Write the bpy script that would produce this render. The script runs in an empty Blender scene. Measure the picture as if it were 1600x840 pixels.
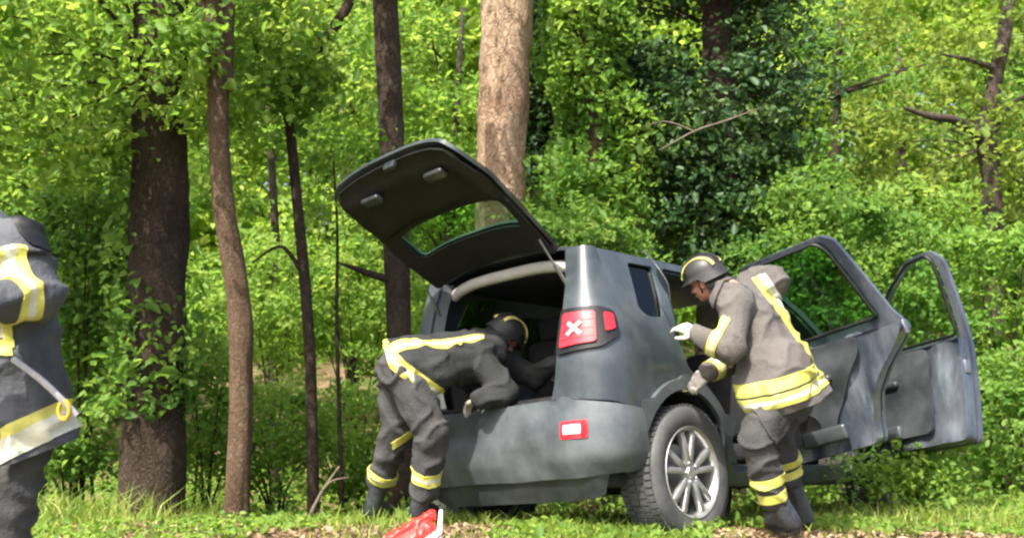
import bpy, bmesh, math, random
import numpy as np
from mathutils import Vector, Matrix, noise
from mathutils.geometry import delaunay_2d_cdt

sc = bpy.context.scene
col = sc.collection
random.seed(7)
rng = np.random.default_rng(7)
PI = math.pi

# ------------------------------------------------------------------ camera, sky, sun, exposure
CAM_H = 1.45
FPX = 1715.0
cd = bpy.data.cameras.new('camera')
cam = bpy.data.objects.new('camera', cd)
col.objects.link(cam)
cam.location = (0, 0, CAM_H)
cam.rotation_euler = (math.radians(90), 0, 0)
cd.sensor_width = 36
cd.lens = 36 * FPX / 1600
cd.clip_start = 0.05
cd.clip_end = 2000
cd.dof.use_dof = True
cd.dof.focus_distance = 6.3
cd.dof.aperture_fstop = 5.6
sc.camera = cam

SUN_EL, SUN_AZ = math.radians(57), math.radians(-146)   # azimuth from +Y towards +X
sdir = Vector((math.sin(SUN_AZ) * math.cos(SUN_EL), math.cos(SUN_AZ) * math.cos(SUN_EL), math.sin(SUN_EL)))
w = bpy.data.worlds.new('World')
sc.world = w
w.use_nodes = True
nt = w.node_tree
sky = nt.nodes.new('ShaderNodeTexSky')
sky.sky_type = 'NISHITA'
sky.sun_disc = False
sky.sun_elevation = SUN_EL
sky.sun_rotation = SUN_AZ
sky.dust_density = 6.0
sky.air_density = 0.8
nt.links.new(sky.outputs[0], nt.nodes['Background'].inputs[0])
nt.nodes['Background'].inputs[1].default_value = 0.15
sl = bpy.data.lights.new('sun', 'SUN')
sl.energy = 3.6
sl.angle = math.radians(0.5)
sl.color = (1.0, 0.95, 0.86)
so = bpy.data.objects.new('sun', sl)
col.objects.link(so)
so.rotation_euler = (-sdir).to_track_quat('-Z', 'Y').to_euler()
so.location = (-6, -6, 14)
sc.view_settings.view_transform = 'Standard'
sc.view_settings.look = 'None'
sc.view_settings.exposure = 1.6
sc.view_settings.gamma = 1
sc.cycles.filter_width = 2.4
sc.cycles.max_bounces = 8
sc.cycles.transparent_max_bounces = 8


def P(px, py, d):
    """a point seen at photograph pixel px,py at depth d"""
    return Vector(((px - 800) / FPX * d, d, CAM_H - (py - 420) / FPX * d))


def sstep(a, b, x):
    t = np.clip((x - a) / (b - a), 0.0, 1.0)
    return t * t * (3 - 2 * t)


def H(x, y):
    x = np.asarray(x, float)
    y = np.asarray(y, float)
    s = np.log1p(np.exp(np.clip((y - 6.2) * 6, -30, 30))) / 6
    s = np.minimum(s, 4.6 + 0.25 * np.maximum(s - 4.6, 0) * 0)
    z = -0.217 * s + 0.042 * (np.clip(x, -6, 8) - 1) * sstep(6.2, 7.6, y)
    z = z + 0.06 * np.maximum(y - 14, 0) * (y < 60) + 0.06 * 46 * (y >= 60)
    z = z - 0.05 * sstep(0.1, 0.9, x)
    z = z + 0.012 * np.sin(x * 3.1 + y * 1.7) * np.sin(y * 2.3 - x)
    return z


def g(x, y):
    return float(H(x, y))


# ------------------------------------------------------------------ object helpers
def tag(o, label=None, cat=None, group=None, kind=None):
    if label: o['label'] = label
    if cat: o['category'] = cat
    if group: o['group'] = group
    if kind: o['kind'] = kind
    return o


def empty(name, loc=(0, 0, 0), parent=None):
    o = bpy.data.objects.new(name, None)
    o.empty_display_size = 0.2
    col.objects.link(o)
    o.location = loc
    if parent: o.parent = parent
    return o


def link(name, me, mat, parent=None, smooth=35):
    o = bpy.data.objects.new(name, me)
    col.objects.link(o)
    if mat is not None:
        for m in (mat if isinstance(mat, (list, tuple)) else [mat]):
            me.materials.append(m)
    if smooth:
        me.shade_smooth()
        if smooth < 180:
            me.set_sharp_from_angle(angle=math.radians(smooth))
    if parent: o.parent = parent
    return o


def obj(name, bm, mat, parent=None, smooth=35):
    bmesh.ops.recalc_face_normals(bm, faces=bm.faces)
    me = bpy.data.meshes.new(name)
    bm.to_mesh(me)
    bm.free()
    return link(name, me, mat, parent, smooth)


def npmesh(name, V, F):
    """V (n,3), F (m,3) triangles"""
    me = bpy.data.meshes.new(name)
    n, m = len(V), len(F)
    k = F.shape[1]
    me.vertices.add(n)
    me.vertices.foreach_set('co', np.ascontiguousarray(V, np.float32).ravel())
    me.loops.add(m * k)
    me.loops.foreach_set('vertex_index', np.ascontiguousarray(F, np.int32).ravel())
    me.polygons.add(m)
    me.polygons.foreach_set('loop_start', np.arange(0, m * k, k, dtype=np.int32))
    me.update(calc_edges=True)
    return me


def box(bm, c, s, rot=None, bev=0.0, seg=2):
    r = bmesh.ops.create_cube(bm, size=1)
    vs = r['verts']
    bmesh.ops.scale(bm, vec=s, verts=vs)
    if bev:
        es = list({e for v in vs for e in v.link_edges})
        q = bmesh.ops.bevel(bm, geom=es, offset=bev, segments=seg, affect='EDGES', profile=0.5)
        vs = list({v for f in q['faces'] for v in f.verts} | {v for v in vs if v.is_valid})
    if rot is not None:
        bmesh.ops.rotate(bm, cent=(0, 0, 0), matrix=rot, verts=vs)
    bmesh.ops.translate(bm, vec=c, verts=vs)
    return vs


def smooth_path(pts, n):
    pts = [np.array(p, float) for p in pts]
    k = len(pts)
    out = []
    for i in range(n):
        t = i / (n - 1) * (k - 1)
        j = min(int(t), k - 2)
        f = t - j
        p0 = pts[max(j - 1, 0)]; p1 = pts[j]; p2 = pts[j + 1]; p3 = pts[min(j + 2, k - 1)]
        out.append(0.5 * (2 * p1 + (p2 - p0) * f + (2 * p0 - 5 * p1 + 4 * p2 - p3) * f * f + (3 * p1 - p0 - 3 * p2 + p3) * f ** 3))
    return out


def tube(bm, pts, radii, seg=10, n=None, rough=0.0, fr=3.0, caps=True):
    """lofted tube along a path; pts/radii lists; rough = relative radial noise"""
    n = n or len(pts)
    pp = smooth_path([list(p) + [r] for p, r in zip(pts, radii)], n) if n != len(pts) else [np.array(list(p) + [r], float) for p, r in zip(pts, radii)]
    rings = []
    a = None
    for i, q in enumerate(pp):
        d = Vector(pp[min(i + 1, n - 1)][:3] - pp[max(i - 1, 0)][:3])
        if d.length < 1e-9: d = Vector((0, 0, 1))
        d.normalize()
        if a is None:
            a = d.orthogonal().normalized()
        else:
            a = (a - d * a.dot(d)).normalized()
        b = d.cross(a)
        ring = []
        for s in range(seg):
            t = 2 * PI * s / seg
            dr = a * math.cos(t) + b * math.sin(t)
            rr = q[3]
            if rough:
                rr *= 1 + rough * noise.noise(Vector((math.cos(t) * fr * 0.5, math.sin(t) * fr * 0.5, i * 0.13 + q[0] * 3)))
                rr *= 1 + rough * 0.5 * noise.noise(Vector((math.cos(t) * fr * 2, math.sin(t) * fr * 2, i * 0.3)))
            ring.append(bm.verts.new(Vector(q[:3]) + dr * rr))
        rings.append(ring)
    for r0, r1 in zip(rings, rings[1:]):
        for s in range(seg):
            bm.faces.new((r0[s], r0[(s + 1) % seg], r1[(s + 1) % seg], r1[s]))
    if caps:
        bm.faces.new(rings[0][::-1])
        bm.faces.new(rings[-1])


def lathe(bm, prof, seg=40, axis='Y'):
    """closed profile [(r, t)] revolved about axis"""
    rings = []
    for k in range(seg):
        t = 2 * PI * k / seg
        c, s = math.cos(t), math.sin(t)
        rings.append([bm.verts.new((r * c, h, r * s) if axis == 'Y' else (r * c, r * s, h)) for r, h in prof])
    m = len(prof)
    for k in range(seg):
        A, B = rings[k], rings[(k + 1) % seg]
        for j in range(m):
            bm.faces.new((A[j], A[(j + 1) % m], B[(j + 1) % m], B[j]))


# ------------------------------------------------------------------ materials
def mat_new(name):
    m = bpy.data.materials.new(name)
    m.use_nodes = True
    t = m.node_tree
    return m, t, t.nodes['Principled BSDF'], t.nodes['Material Output']


def pbr(name, c, rough=0.5, metal=0.0, c2=None, scale=8.0, bump=0.0, bscale=60.0, stretch=None, spec=0.5, coat=0.0, detail=5, lo=0.35, hi=0.65):
    m, t, b, o = mat_new(name)
    N, L = t.nodes, t.links
    b.inputs['Roughness'].default_value = rough
    b.inputs['Metallic'].default_value = metal
    b.inputs['Specular IOR Level'].default_value = spec
    b.inputs['Coat Weight'].default_value = coat
    tc = N.new('ShaderNodeTexCoord')
    mp = N.new('ShaderNodeMapping')
    L.new(tc.outputs['Object'], mp.inputs[0])
    if stretch: mp.inputs['Scale'].default_value = stretch
    if c2:
        n1 = N.new('ShaderNodeTexNoise')
        n1.inputs['Scale'].default_value = scale
        n1.inputs['Detail'].default_value = detail
        n1.inputs['Roughness'].default_value = 0.65
        L.new(mp.outputs[0], n1.inputs['Vector'])
        r = N.new('ShaderNodeValToRGB')
        r.color_ramp.elements[0].position = lo
        r.color_ramp.elements[1].position = hi
        r.color_ramp.elements[0].color = (*c, 1)
        r.color_ramp.elements[1].color = (*c2, 1)
        L.new(n1.outputs[0], r.inputs[0])
        L.new(r.outputs[0], b.inputs['Base Color'])
    else:
        b.inputs['Base Color'].default_value = (*c, 1)
    if bump:
        n2 = N.new('ShaderNodeTexNoise')
        n2.inputs['Scale'].default_value = bscale
        n2.inputs['Detail'].default_value = 6
        L.new(mp.outputs[0], n2.inputs['Vector'])
        bp = N.new('ShaderNodeBump')
        bp.inputs['Strength'].default_value = bump
        bp.inputs['Distance'].default_value = 0.02
        L.new(n2.outputs[0], bp.inputs['Height'])
        L.new(bp.outputs[0], b.inputs['Normal'])
    return m


def leaf_mat(name, cols, trans=0.45, rough=0.5):
    """leaf: reflecting and letting light through; colour varies leaf by leaf (attribute tint)"""
    m, t, b, o = mat_new(name)
    N, L = t.nodes, t.links
    at = N.new('ShaderNodeAttribute')
    at.attribute_name = 'tint'
    r = N.new('ShaderNodeValToRGB')
    e = r.color_ramp.elements
    for i, c in enumerate(cols):
        x = e[i] if i < 2 else e.new(0.5)
        x.color = (*c, 1)
    for i, x in enumerate(e):
        x.position = i / (len(cols) - 1)
    for i, c in enumerate(cols):
        e[i].color = (*c, 1)
    L.new(at.outputs['Fac'], r.inputs[0])
    L.new(r.outputs[0], b.inputs['Base Color'])
    b.inputs['Roughness'].default_value = rough
    b.inputs['Specular IOR Level'].default_value = 0.35
    tr = N.new('ShaderNodeBsdfTranslucent')
    hs = N.new('ShaderNodeHueSaturation')
    hs.inputs['Hue'].default_value = 0.487
    hs.inputs['Saturation'].default_value = 1.03
    hs.inputs['Value'].default_value = 1.8
    L.new(r.outputs[0], hs.inputs['Color'])
    L.new(hs.outputs[0], tr.inputs[0])
    mx = N.new('ShaderNodeMixShader')
    mx.inputs[0].default_value = trans
    L.new(b.outputs[0], mx.inputs[1])
    L.new(tr.outputs[0], mx.inputs[2])
    L.new(mx.outputs[0], o.inputs[0])
    return m


def glass_mat(name, tint, refl=0.35):
    m, t, b, o = mat_new(name)
    N, L = t.nodes, t.links
    tr = N.new('ShaderNodeBsdfTransparent')
    tr.inputs[0].default_value = (*[c ** 0.5 for c in tint], 1)
    gl = N.new('ShaderNodeBsdfGlossy')
    gl.inputs['Roughness'].default_value = 0.05
    lw = N.new('ShaderNodeLayerWeight')
    lw.inputs[0].default_value = 0.5
    pw = N.new('ShaderNodeMath'); pw.operation = 'POWER'; pw.inputs[1].default_value = 4
    ml = N.new('ShaderNodeMath'); ml.operation = 'MULTIPLY_ADD'; ml.inputs[1].default_value = refl; ml.inputs[2].default_value = 0.035
    L.new(lw.outputs['Facing'], pw.inputs[0]); L.new(pw.outputs[0], ml.inputs[0])
    mx = N.new('ShaderNodeMixShader')
    L.new(ml.outputs[0], mx.inputs[0])
    L.new(tr.outputs[0], mx.inputs[1])
    L.new(gl.outputs[0], mx.inputs[2])
    L.new(mx.outputs[0], o.inputs[0])
    return m


M = {}
M['paint'] = pbr('car_paint', (0.028, 0.037, 0.042), 0.36, 0.15, (0.090, 0.101, 0.107), 3.0, 0.04, 220, coat=0.2, lo=0.40, hi=0.82, detail=12)
M['dusty'] = pbr('dusty_paint', (0.046, 0.056, 0.062), 0.44, 0.1, (0.135, 0.147, 0.152), 3.4, 0.06, 150, lo=0.36, hi=0.80, detail=12)
M['door_metal'] = pbr('door_metal', (0.040, 0.050, 0.066), 0.26, 0.35, (0.150, 0.165, 0.188), 2.6, 0.05, 60, (1.6, 1.6, 0.45), coat=0.3, lo=0.42, hi=0.70)  # pale stretched streaks in the colour stand in for reflections
M['black'] = pbr('black_plastic', (0.004, 0.004, 0.005), 0.5, 0, (0.009, 0.009, 0.009), 12, 0.1, 300, spec=0.3)
M['trim'] = pbr('door_trim', (0.014, 0.017, 0.019), 0.30, 0, (0.045, 0.050, 0.053), 4, 0.08, 300)
M['seat'] = pbr('seat_cloth', (0.012, 0.013, 0.014), 0.9, 0, (0.022, 0.022, 0.024), 20, 0.3, 400)
M['liner'] = pbr('headliner', (0.36, 0.35, 0.31), 0.9, 0, (0.42, 0.41, 0.37), 14, 0.2, 300)
M['rubber'] = pbr('tyre_rubber', (0.040, 0.042, 0.044), 0.75, 0, (0.10, 0.10, 0.098), 7, 0.2, 120, lo=0.35, hi=0.8)
M['alloy'] = pbr('alloy', (0.52, 0.53, 0.54), 0.36, 0.75, (0.36, 0.36, 0.35), 14, 0.05, 90)
M['steel'] = pbr('steel', (0.35, 0.35, 0.36), 0.35, 0.9, (0.25, 0.25, 0.26), 20)
M['under'] = pbr('underbody', (0.012, 0.012, 0.011), 0.8, 0, (0.04, 0.036, 0.03), 6, 0.2, 60)
M['lamp_red'] = pbr('lamp_red', (0.50, 0.010, 0.018), 0.2, 0, (0.40, 0.008, 0.014), 30, coat=0.6)
M['lamp_dark'] = pbr('lamp_dark_red', (0.10, 0.012, 0.016), 0.2, 0, (0.07, 0.01, 0.012), 30, coat=0.6)
M['lamp_white'] = pbr('lamp_white', (0.60, 0.44, 0.43), 0.3, 0, (0.66, 0.5, 0.5), 30, coat=0.5)
M['glass_dark'] = glass_mat('tinted_glass', (0.22, 0.42, 0.24))
M['glass_green'] = glass_mat('green_glass', (0.42, 0.66, 0.46))
M['glass_black'] = glass_mat('dark_glass', (0.03, 0.05, 0.035))
M['glass'] = glass_mat('clear_glass', (0.82, 0.93, 0.84))
M['jacket'] = pbr('jacket_taupe', (0.062, 0.056, 0.050), 0.9, 0, (0.096, 0.087, 0.079), 5, 0.35, 60, lo=0.3, hi=0.7)
M['jacket_dark'] = pbr('jacket_dark', (0.008, 0.010, 0.010), 0.9, 0, (0.020, 0.022, 0.022), 6, 0.35, 60, lo=0.3, hi=0.7)
M['jacket_grey'] = pbr('jacket_grey', (0.024, 0.027, 0.033), 0.8, 0, (0.066, 0.071, 0.080), 4, 0.4, 50, lo=0.3, hi=0.7)
M['trouser'] = pbr('trouser_cloth', (0.024, 0.024, 0.0245), 0.92, 0, (0.050, 0.049, 0.049), 5, 0.35, 60, lo=0.3, hi=0.7)
M['yellow'] = pbr('reflective_yellow', (0.52, 0.50, 0.09), 0.6, 0, (0.40, 0.38, 0.09), 14, 0.2, 120)
M['silver'] = pbr('reflective_silver', (0.52, 0.52, 0.40), 0.45, 0, (0.40, 0.40, 0.30), 14, 0.2, 120)
M['boot'] = pbr('boot_leather', (0.010, 0.011, 0.014), 0.4, 0, (0.040, 0.044, 0.052), 9, 0.3, 60)
M['glove'] = pbr('glove_leather', (0.46, 0.43, 0.38), 0.8, 0, (0.34, 0.31, 0.27), 12, 0.3, 70)
M['skin'] = pbr('skin', (0.42, 0.21, 0.14), 0.55, 0, (0.36, 0.16, 0.11), 25, 0.1, 120)
M['hair'] = pbr('hair', (0.02, 0.013, 0.009), 0.7, 0, (0.035, 0.022, 0.014), 40, 0.5, 150)
M['helmet'] = pbr('helmet_shell', (0.012, 0.012, 0.013), 0.5, 0, (0.024, 0.024, 0.024), 20)
M['helmet_yellow'] = pbr('helmet_stripe', (0.60, 0.52, 0.16), 0.5, 0, (0.5, 0.44, 0.16), 20)
M['eye'] = pbr('eye', (0.05, 0.035, 0.025), 0.15)
M['strap'] = pbr('webbing', (0.33, 0.33, 0.33), 0.8, 0, (0.24, 0.24, 0.24), 30)
M['buckle'] = pbr('buckle_yellow', (0.62, 0.36, 0.03), 0.5, 0, (0.5, 0.3, 0.04), 20)
M['red_plastic'] = pbr('red_plastic', (0.62, 0.030, 0.020), 0.45, 0, (0.55, 0.025, 0.018), 5, 0.05, 20)
M['white_plastic'] = pbr('white_plastic', (0.74, 0.70, 0.66), 0.5, 0, (0.62, 0.58, 0.55), 12)

def bark_mat(name, dark, mid, pale, sc_=1.0, cracks=1.0):
    """furrowed bark: long cracks between plates, moss-free, colour by plate"""
    m, t, b, o = mat_new(name)
    N, L = t.nodes, t.links
    b.inputs['Roughness'].default_value = 0.95
    b.inputs['Specular IOR Level'].default_value = 0.15
    tc = N.new('ShaderNodeTexCoord')
    nz = N.new('ShaderNodeTexNoise'); nz.inputs['Scale'].default_value = 5; nz.inputs['Detail'].default_value = 4
    L.new(tc.outputs['Object'], nz.inputs['Vector'])
    ad = N.new('ShaderNodeMix'); ad.data_type = 'RGBA'; ad.blend_type = 'LINEAR_LIGHT'; ad.inputs[0].default_value = 0.16
    L.new(tc.outputs['Object'], ad.inputs[6]); L.new(nz.outputs['Color'], ad.inputs[7])
    mp = N.new('ShaderNodeMapping'); mp.inputs['Scale'].default_value = (34 * sc_, 34 * sc_, 4.5 * sc_)
    L.new(ad.outputs[2], mp.inputs[0])
    vo = N.new('ShaderNodeTexVoronoi'); vo.feature = 'DISTANCE_TO_EDGE'; vo.inputs['Scale'].default_value = 1
    L.new(mp.outputs[0], vo.inputs['Vector'])
    fine = N.new('ShaderNodeTexNoise'); fine.inputs['Scale'].default_value = 2.2; fine.inputs['Detail'].default_value = 8; fine.inputs['Roughness'].default_value = 0.7
    L.new(mp.outputs[0], fine.inputs['Vector'])
    big = N.new('ShaderNodeTexNoise'); big.inputs['Scale'].default_value = 3.0; big.inputs['Detail'].default_value = 5
    L.new(tc.outputs['Object'], big.inputs['Vector'])
    r1 = N.new('ShaderNodeValToRGB')
    r1.color_ramp.elements[0].position = 0.36; r1.color_ramp.elements[1].position = 0.66
    r1.color_ramp.elements[0].color = (*mid, 1); r1.color_ramp.elements[1].color = (*pale, 1)
    sm = N.new('ShaderNodeMath'); sm.operation = 'ADD'
    hf = N.new('ShaderNodeMath'); hf.operation = 'MULTIPLY'; hf.inputs[1].default_value = 0.5
    hb = N.new('ShaderNodeMath'); hb.operation = 'MULTIPLY'; hb.inputs[1].default_value = 0.5
    L.new(fine.outputs[0], hf.inputs[0]); L.new(big.outputs[0], hb.inputs[0]); L.new(hf.outputs[0], sm.inputs[0]); L.new(hb.outputs[0], sm.inputs[1])
    L.new(sm.outputs[0], r1.inputs[0])
    r2 = N.new('ShaderNodeValToRGB')
    r2.color_ramp.elements[0].position = 0.0; r2.color_ramp.elements[1].position = 0.16
    r2.color_ramp.elements[0].color = (1, 1, 1, 1); r2.color_ramp.elements[1].color = (0, 0, 0, 1)
    L.new(vo.outputs['Distance'], r2.inputs[0])
    ck = N.new('ShaderNodeMath'); ck.operation = 'MULTIPLY'; ck.inputs[1].default_value = cracks
    L.new(r2.outputs[0], ck.inputs[0])
    mx = N.new('ShaderNodeMix'); mx.data_type = 'RGBA'
    L.new(ck.outputs[0], mx.inputs[0]); L.new(r1.outputs[0], mx.inputs[6]); mx.inputs[7].default_value = (*dark, 1)
    L.new(mx.outputs[2], b.inputs['Base Color'])
    hs = N.new('ShaderNodeMath'); hs.operation = 'MULTIPLY_ADD'; hs.inputs[1].default_value = -0.8 * cracks
    L.new(r2.outputs[0], hs.inputs[0]); L.new(fine.outputs[0], hs.inputs[2])
    bp = N.new('ShaderNodeBump'); bp.inputs['Strength'].default_value = 1.0; bp.inputs['Distance'].default_value = 0.02
    L.new(hs.outputs[0], bp.inputs['Height']); L.new(bp.outputs[0], b.inputs['Normal'])
    return m


M['bark_dark'] = bark_mat('bark_dark', (0.016, 0.011, 0.008), (0.034, 0.024, 0.017), (0.095, 0.070, 0.052), 1.0, 0.5)
M['bark_brown'] = bark_mat('bark_brown', (0.030, 0.018, 0.011), (0.090, 0.056, 0.034), (0.200, 0.140, 0.092), 1.5, 0.45)
M['bark_grey'] = bark_mat('bark_grey', (0.018, 0.014, 0.011), (0.050, 0.040, 0.032), (0.130, 0.105, 0.080), 1.0, 0.5)
M['bark_pale'] = bark_mat('bark_pale', (0.100, 0.055, 0.032), (0.200, 0.120, 0.072), (0.500, 0.370, 0.260), 0.6, 0.5)
M['twig'] = pbr('dead_twig', (0.085, 0.065, 0.045), 0.9, 0, (0.15, 0.12, 0.09), 12, 0.4, 50)
M['leaf_bright'] = leaf_mat('leaf_bright', [(0.085, 0.185, 0.026), (0.160, 0.270, 0.040), (0.270, 0.350, 0.075)], 0.55, 0.6)
M['leaf_mid'] = leaf_mat('leaf_mid', [(0.062, 0.150, 0.026), (0.115, 0.220, 0.034), (0.200, 0.290, 0.055)], 0.52, 0.6)
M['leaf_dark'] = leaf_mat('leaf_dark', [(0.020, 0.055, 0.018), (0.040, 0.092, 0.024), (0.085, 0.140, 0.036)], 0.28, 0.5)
M['leaf_ivy'] = leaf_mat('leaf_ivy', [(0.080, 0.185, 0.030), (0.145, 0.265, 0.040), (0.235, 0.330, 0.065)], 0.5, 0.55)
M['leaf_olive'] = leaf_mat('leaf_olive', [(0.095, 0.165, 0.028), (0.160, 0.230, 0.036), (0.240, 0.290, 0.055)], 0.5, 0.6)
M['leaf_far'] = leaf_mat('leaf_far', [(0.130, 0.235, 0.034), (0.230, 0.340, 0.050), (0.350, 0.430, 0.095)], 0.55, 0.6)  # young leaves, their colour also lightened for sun on the far wood
M['grass'] = leaf_mat('grass_blade', [(0.110, 0.195, 0.030), (0.210, 0.290, 0.045), (0.400, 0.370, 0.140)], 0.45)
M['litter'] = leaf_mat('leaf_litter', [(0.11, 0.065, 0.035), (0.22, 0.15, 0.085), (0.34, 0.26, 0.16)], 0.15)

# ------------------------------------------------------------------ ground
def ground_mat():
    m, t, b, o = mat_new('forest_floor')
    N, L = t.nodes, t.links
    b.inputs['Roughness'].default_value = 0.95
    b.inputs['Specular IOR Level'].default_value = 0.1
    tc = N.new('ShaderNodeTexCoord')
    n1 = N.new('ShaderNodeTexNoise'); n1.inputs['Scale'].default_value = 1.3; n1.inputs['Detail'].default_value = 6
    n2 = N.new('ShaderNodeTexNoise'); n2.inputs['Scale'].default_value = 30; n2.inputs['Detail'].default_value = 6
    L.new(tc.outputs['Object'], n1.inputs['Vector']); L.new(tc.outputs['Object'], n2.inputs['Vector'])
    r1 = N.new('ShaderNodeValToRGB')
    r1.color_ramp.elements[0].position = 0.42; r1.color_ramp.elements[1].position = 0.62
    r1.color_ramp.elements[0].color = (0.075, 0.095, 0.025, 1); r1.color_ramp.elements[1].color = (0.21, 0.145, 0.085, 1)
    L.new(n1.outputs[0], r1.inputs[0])
    r2 = N.new('ShaderNodeValToRGB')
    r2.color_ramp.elements[0].color = (0.5, 0.5, 0.5, 1); r2.color_ramp.elements[1].color = (1.2, 1.2, 1.2, 1)
    L.new(n2.outputs[0], r2.inputs[0])
    mx = N.new('ShaderNodeMix'); mx.data_type = 'RGBA'; mx.blend_type = 'MULTIPLY'; mx.inputs[0].default_value = 1
    L.new(r1.outputs[0], mx.inputs[6]); L.new(r2.outputs[0], mx.inputs[7])
    L.new(mx.outputs[2], b.inputs['Base Color'])
    bp = N.new('ShaderNodeBump'); bp.inputs['Strength'].default_value = 0.7; bp.inputs['Distance'].default_value = 0.03
    L.new(n2.outputs[0], bp.inputs['Height']); L.new(bp.outputs[0], b.inputs['Normal'])
    return m


M['ground'] = ground_mat()
xs = np.concatenate([[-600, -200, -80, -40, -25], np.arange(-14, 14.01, 0.18), [25, 40, 80, 200, 600]])
ys = np.concatenate([[-600, -200, -60, -20, -8, -3], np.arange(0, 20.01, 0.18), [25, 32, 45, 60, 100, 250, 700]])
GX, GY = np.meshgrid(xs, ys)
GZ = H(GX, GY)
gv = np.stack([GX, GY, GZ], -1).reshape(-1, 3)
nx, ny = len(xs), len(ys)
ii, jj = np.meshgrid(np.arange(nx - 1), np.arange(ny - 1))
q = (jj * nx + ii).ravel()
gf = np.stack([q, q + 1, q + 1 + nx, q + nx], 1)
tag(link('ground', npmesh('ground', gv, gf), M['ground'], None, 180), 'grassy bank with dry leaf litter falling away to the trees', kind='structure')


# ------------------------------------------------------------------ foliage
def unit(v):
    return v / np.maximum(np.linalg.norm(v, axis=-1, keepdims=True), 1e-9)


def leaf_mesh(name, C, S, Nrm, T, ratio=0.62, fold=0.16):
    """one small folded pointed leaf (two bent halves) at each C"""
    n = len(C)
    Nrm = unit(Nrm)
    a = unit(np.cross(Nrm, rng.normal(size=(n, 3))))
    b = np.cross(Nrm, a)
    S = S[:, None]
    drop = Nrm * S
    base = C - a * S * 0.5
    tip = C + a * S * 0.5 - drop * 0.16
    l1 = C - a * S * 0.22 + b * S * ratio * 0.44 + drop * fold
    l2 = C + a * S * 0.18 + b * S * ratio * 0.40 + drop * fold * 0.6
    r1 = C - a * S * 0.22 - b * S * ratio * 0.44 + drop * fold
    r2 = C + a * S * 0.18 - b * S * ratio * 0.40 + drop * fold * 0.6
    V = np.stack([base, r1, r2, tip, l2, l1], 1).reshape(-1, 3)
    k = np.arange(n)[:, None] * 6
    F = np.concatenate([k + np.array([0, 1, 2, 3]), k + np.array([0, 3, 4, 5])], 1).reshape(-1, 4)
    me = npmesh(name, V, F)
    at = me.attributes.new('tint', 'FLOAT', 'POINT')
    at.data.foreach_set('value', np.repeat(np.clip(T, 0, 1), 6).astype(np.float32))
    return me


def foliage(name, C, size, mat, parent=None, up=0.9, tint=None, ratio=0.62, spread=0.25):
    n = len(C)
    S = size * np.exp(rng.normal(0, 0.28, n))
    Nv = rng.normal(size=(n, 3)) + np.array([0, 0, up])
    T = (rng.normal(0.45, spread, n) if tint is None else tint + rng.normal(0, 0.12, n))
    return link(name, leaf_mesh(name, C, S, Nv, T, ratio), mat, parent, 0)


def clumps(c, r, nc, per, cs=0.28, shell=0.5, flat=0.55):
    """leaf positions: nc sprays inside an ellipsoid (centre c, radii r), per leaves each; shell pushes sprays outward"""
    c = np.array(c, float); r = np.array(r, float)
    d = unit(rng.normal(size=(nc, 3)))
    rad = rng.random(nc) ** (1 / 3) * (1 - shell) + shell * (0.75 + 0.35 * rng.random(nc))
    cc = c + d * rad[:, None] * r
    sz = cs * np.exp(rng.normal(0, 0.3, nc))
    off = rng.normal(size=(nc, per, 3)) * np.array([1, 1, flat]) * sz[:, None, None] * 0.6
    tint = np.repeat(rng.normal(0.45, 0.17, nc), per)
    return (cc[:, None] + off).reshape(-1, 3), tint, cc


def sleeve(path, rad, n, thick=0.12, t0=0.0, t1=1.0):
    """leaf positions round a trunk path (ivy)"""
    pp = np.array(smooth_path(path, 60))
    t = t0 + (t1 - t0) * rng.random(n)
    i = np.clip((t * 59).astype(int), 0, 58)
    p = pp[i] + (pp[i + 1] - pp[i]) * (t * 59 - i)[:, None]
    a = rng.random(n) * 2 * PI
    lump = np.array([noise.noise(Vector((math.cos(x) * 1.3, math.sin(x) * 1.3, z * 1.6))) for x, z in zip(a, p[:, 2])])
    rr = rad * (1 + 0.35 * lump) + rng.random(n) * thick * (1 + lump)
    return p + np.stack([np.cos(a) * rr, np.sin(a) * rr, rng.normal(0, 0.03, n)], 1), np.clip(0.45 + 0.5 * lump, 0, 1)


def trunk_to_top(px, d, top_z, r0, r1, lean=(0, 0), path=None):
    x = (px - 800) / FPX * d
    z0 = g(x, d) - 0.25
    return [(x, d, z0), (x + lean[0] * 0.3, d + lean[1] * 0.3, z0 + (top_z - z0) * 0.35), (x + lean[0], d + lean[1], top_z)]


def tree(name, label, cat, path, radii, bark, crown=None, limbs=(), group=None, seg=30, n=40, rough=0.14, roots=True):
    p0 = Vector(path[0])
    root = empty(name, p0)
    tag(root, label, cat, group)
    bm = bmesh.new()
    lp = [Vector(p) - p0 for p in path]
    rr = list(radii)
    tube(bm, lp, rr, seg, n, rough)
    if roots:
        for v in bm.verts:
            if v.co.z < 0.6:
                k = 1 + 0.4 * (1 - max(v.co.z, 0) / 0.6) ** 2
                ax = Vector((lp[0].x, lp[0].y, 0))
                v.co.x = ax.x + (v.co.x - ax.x) * k
                v.co.y = ax.y + (v.co.y - ax.y) * k
    tr = obj('trunk', bm, bark, root, 180)
    for lb in limbs:
        pts, rads = lb[0], lb[1]
        bm = bmesh.new()
        tube(bm, [Vector(p) - p0 for p in pts], rads, 9, max(12, 4 * len(pts)), rough)
        obj('limb', bm, lb[2] if len(lb) > 2 else bark, root, 180)
    if crown:
        for cr in crown:
            nm, C, size, mt = cr[:4]
            tint = cr[4] if len(cr) > 4 else None
            foliage(nm, C - np.array(p0), size, mt, root, tint=tint)
    return root


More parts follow.
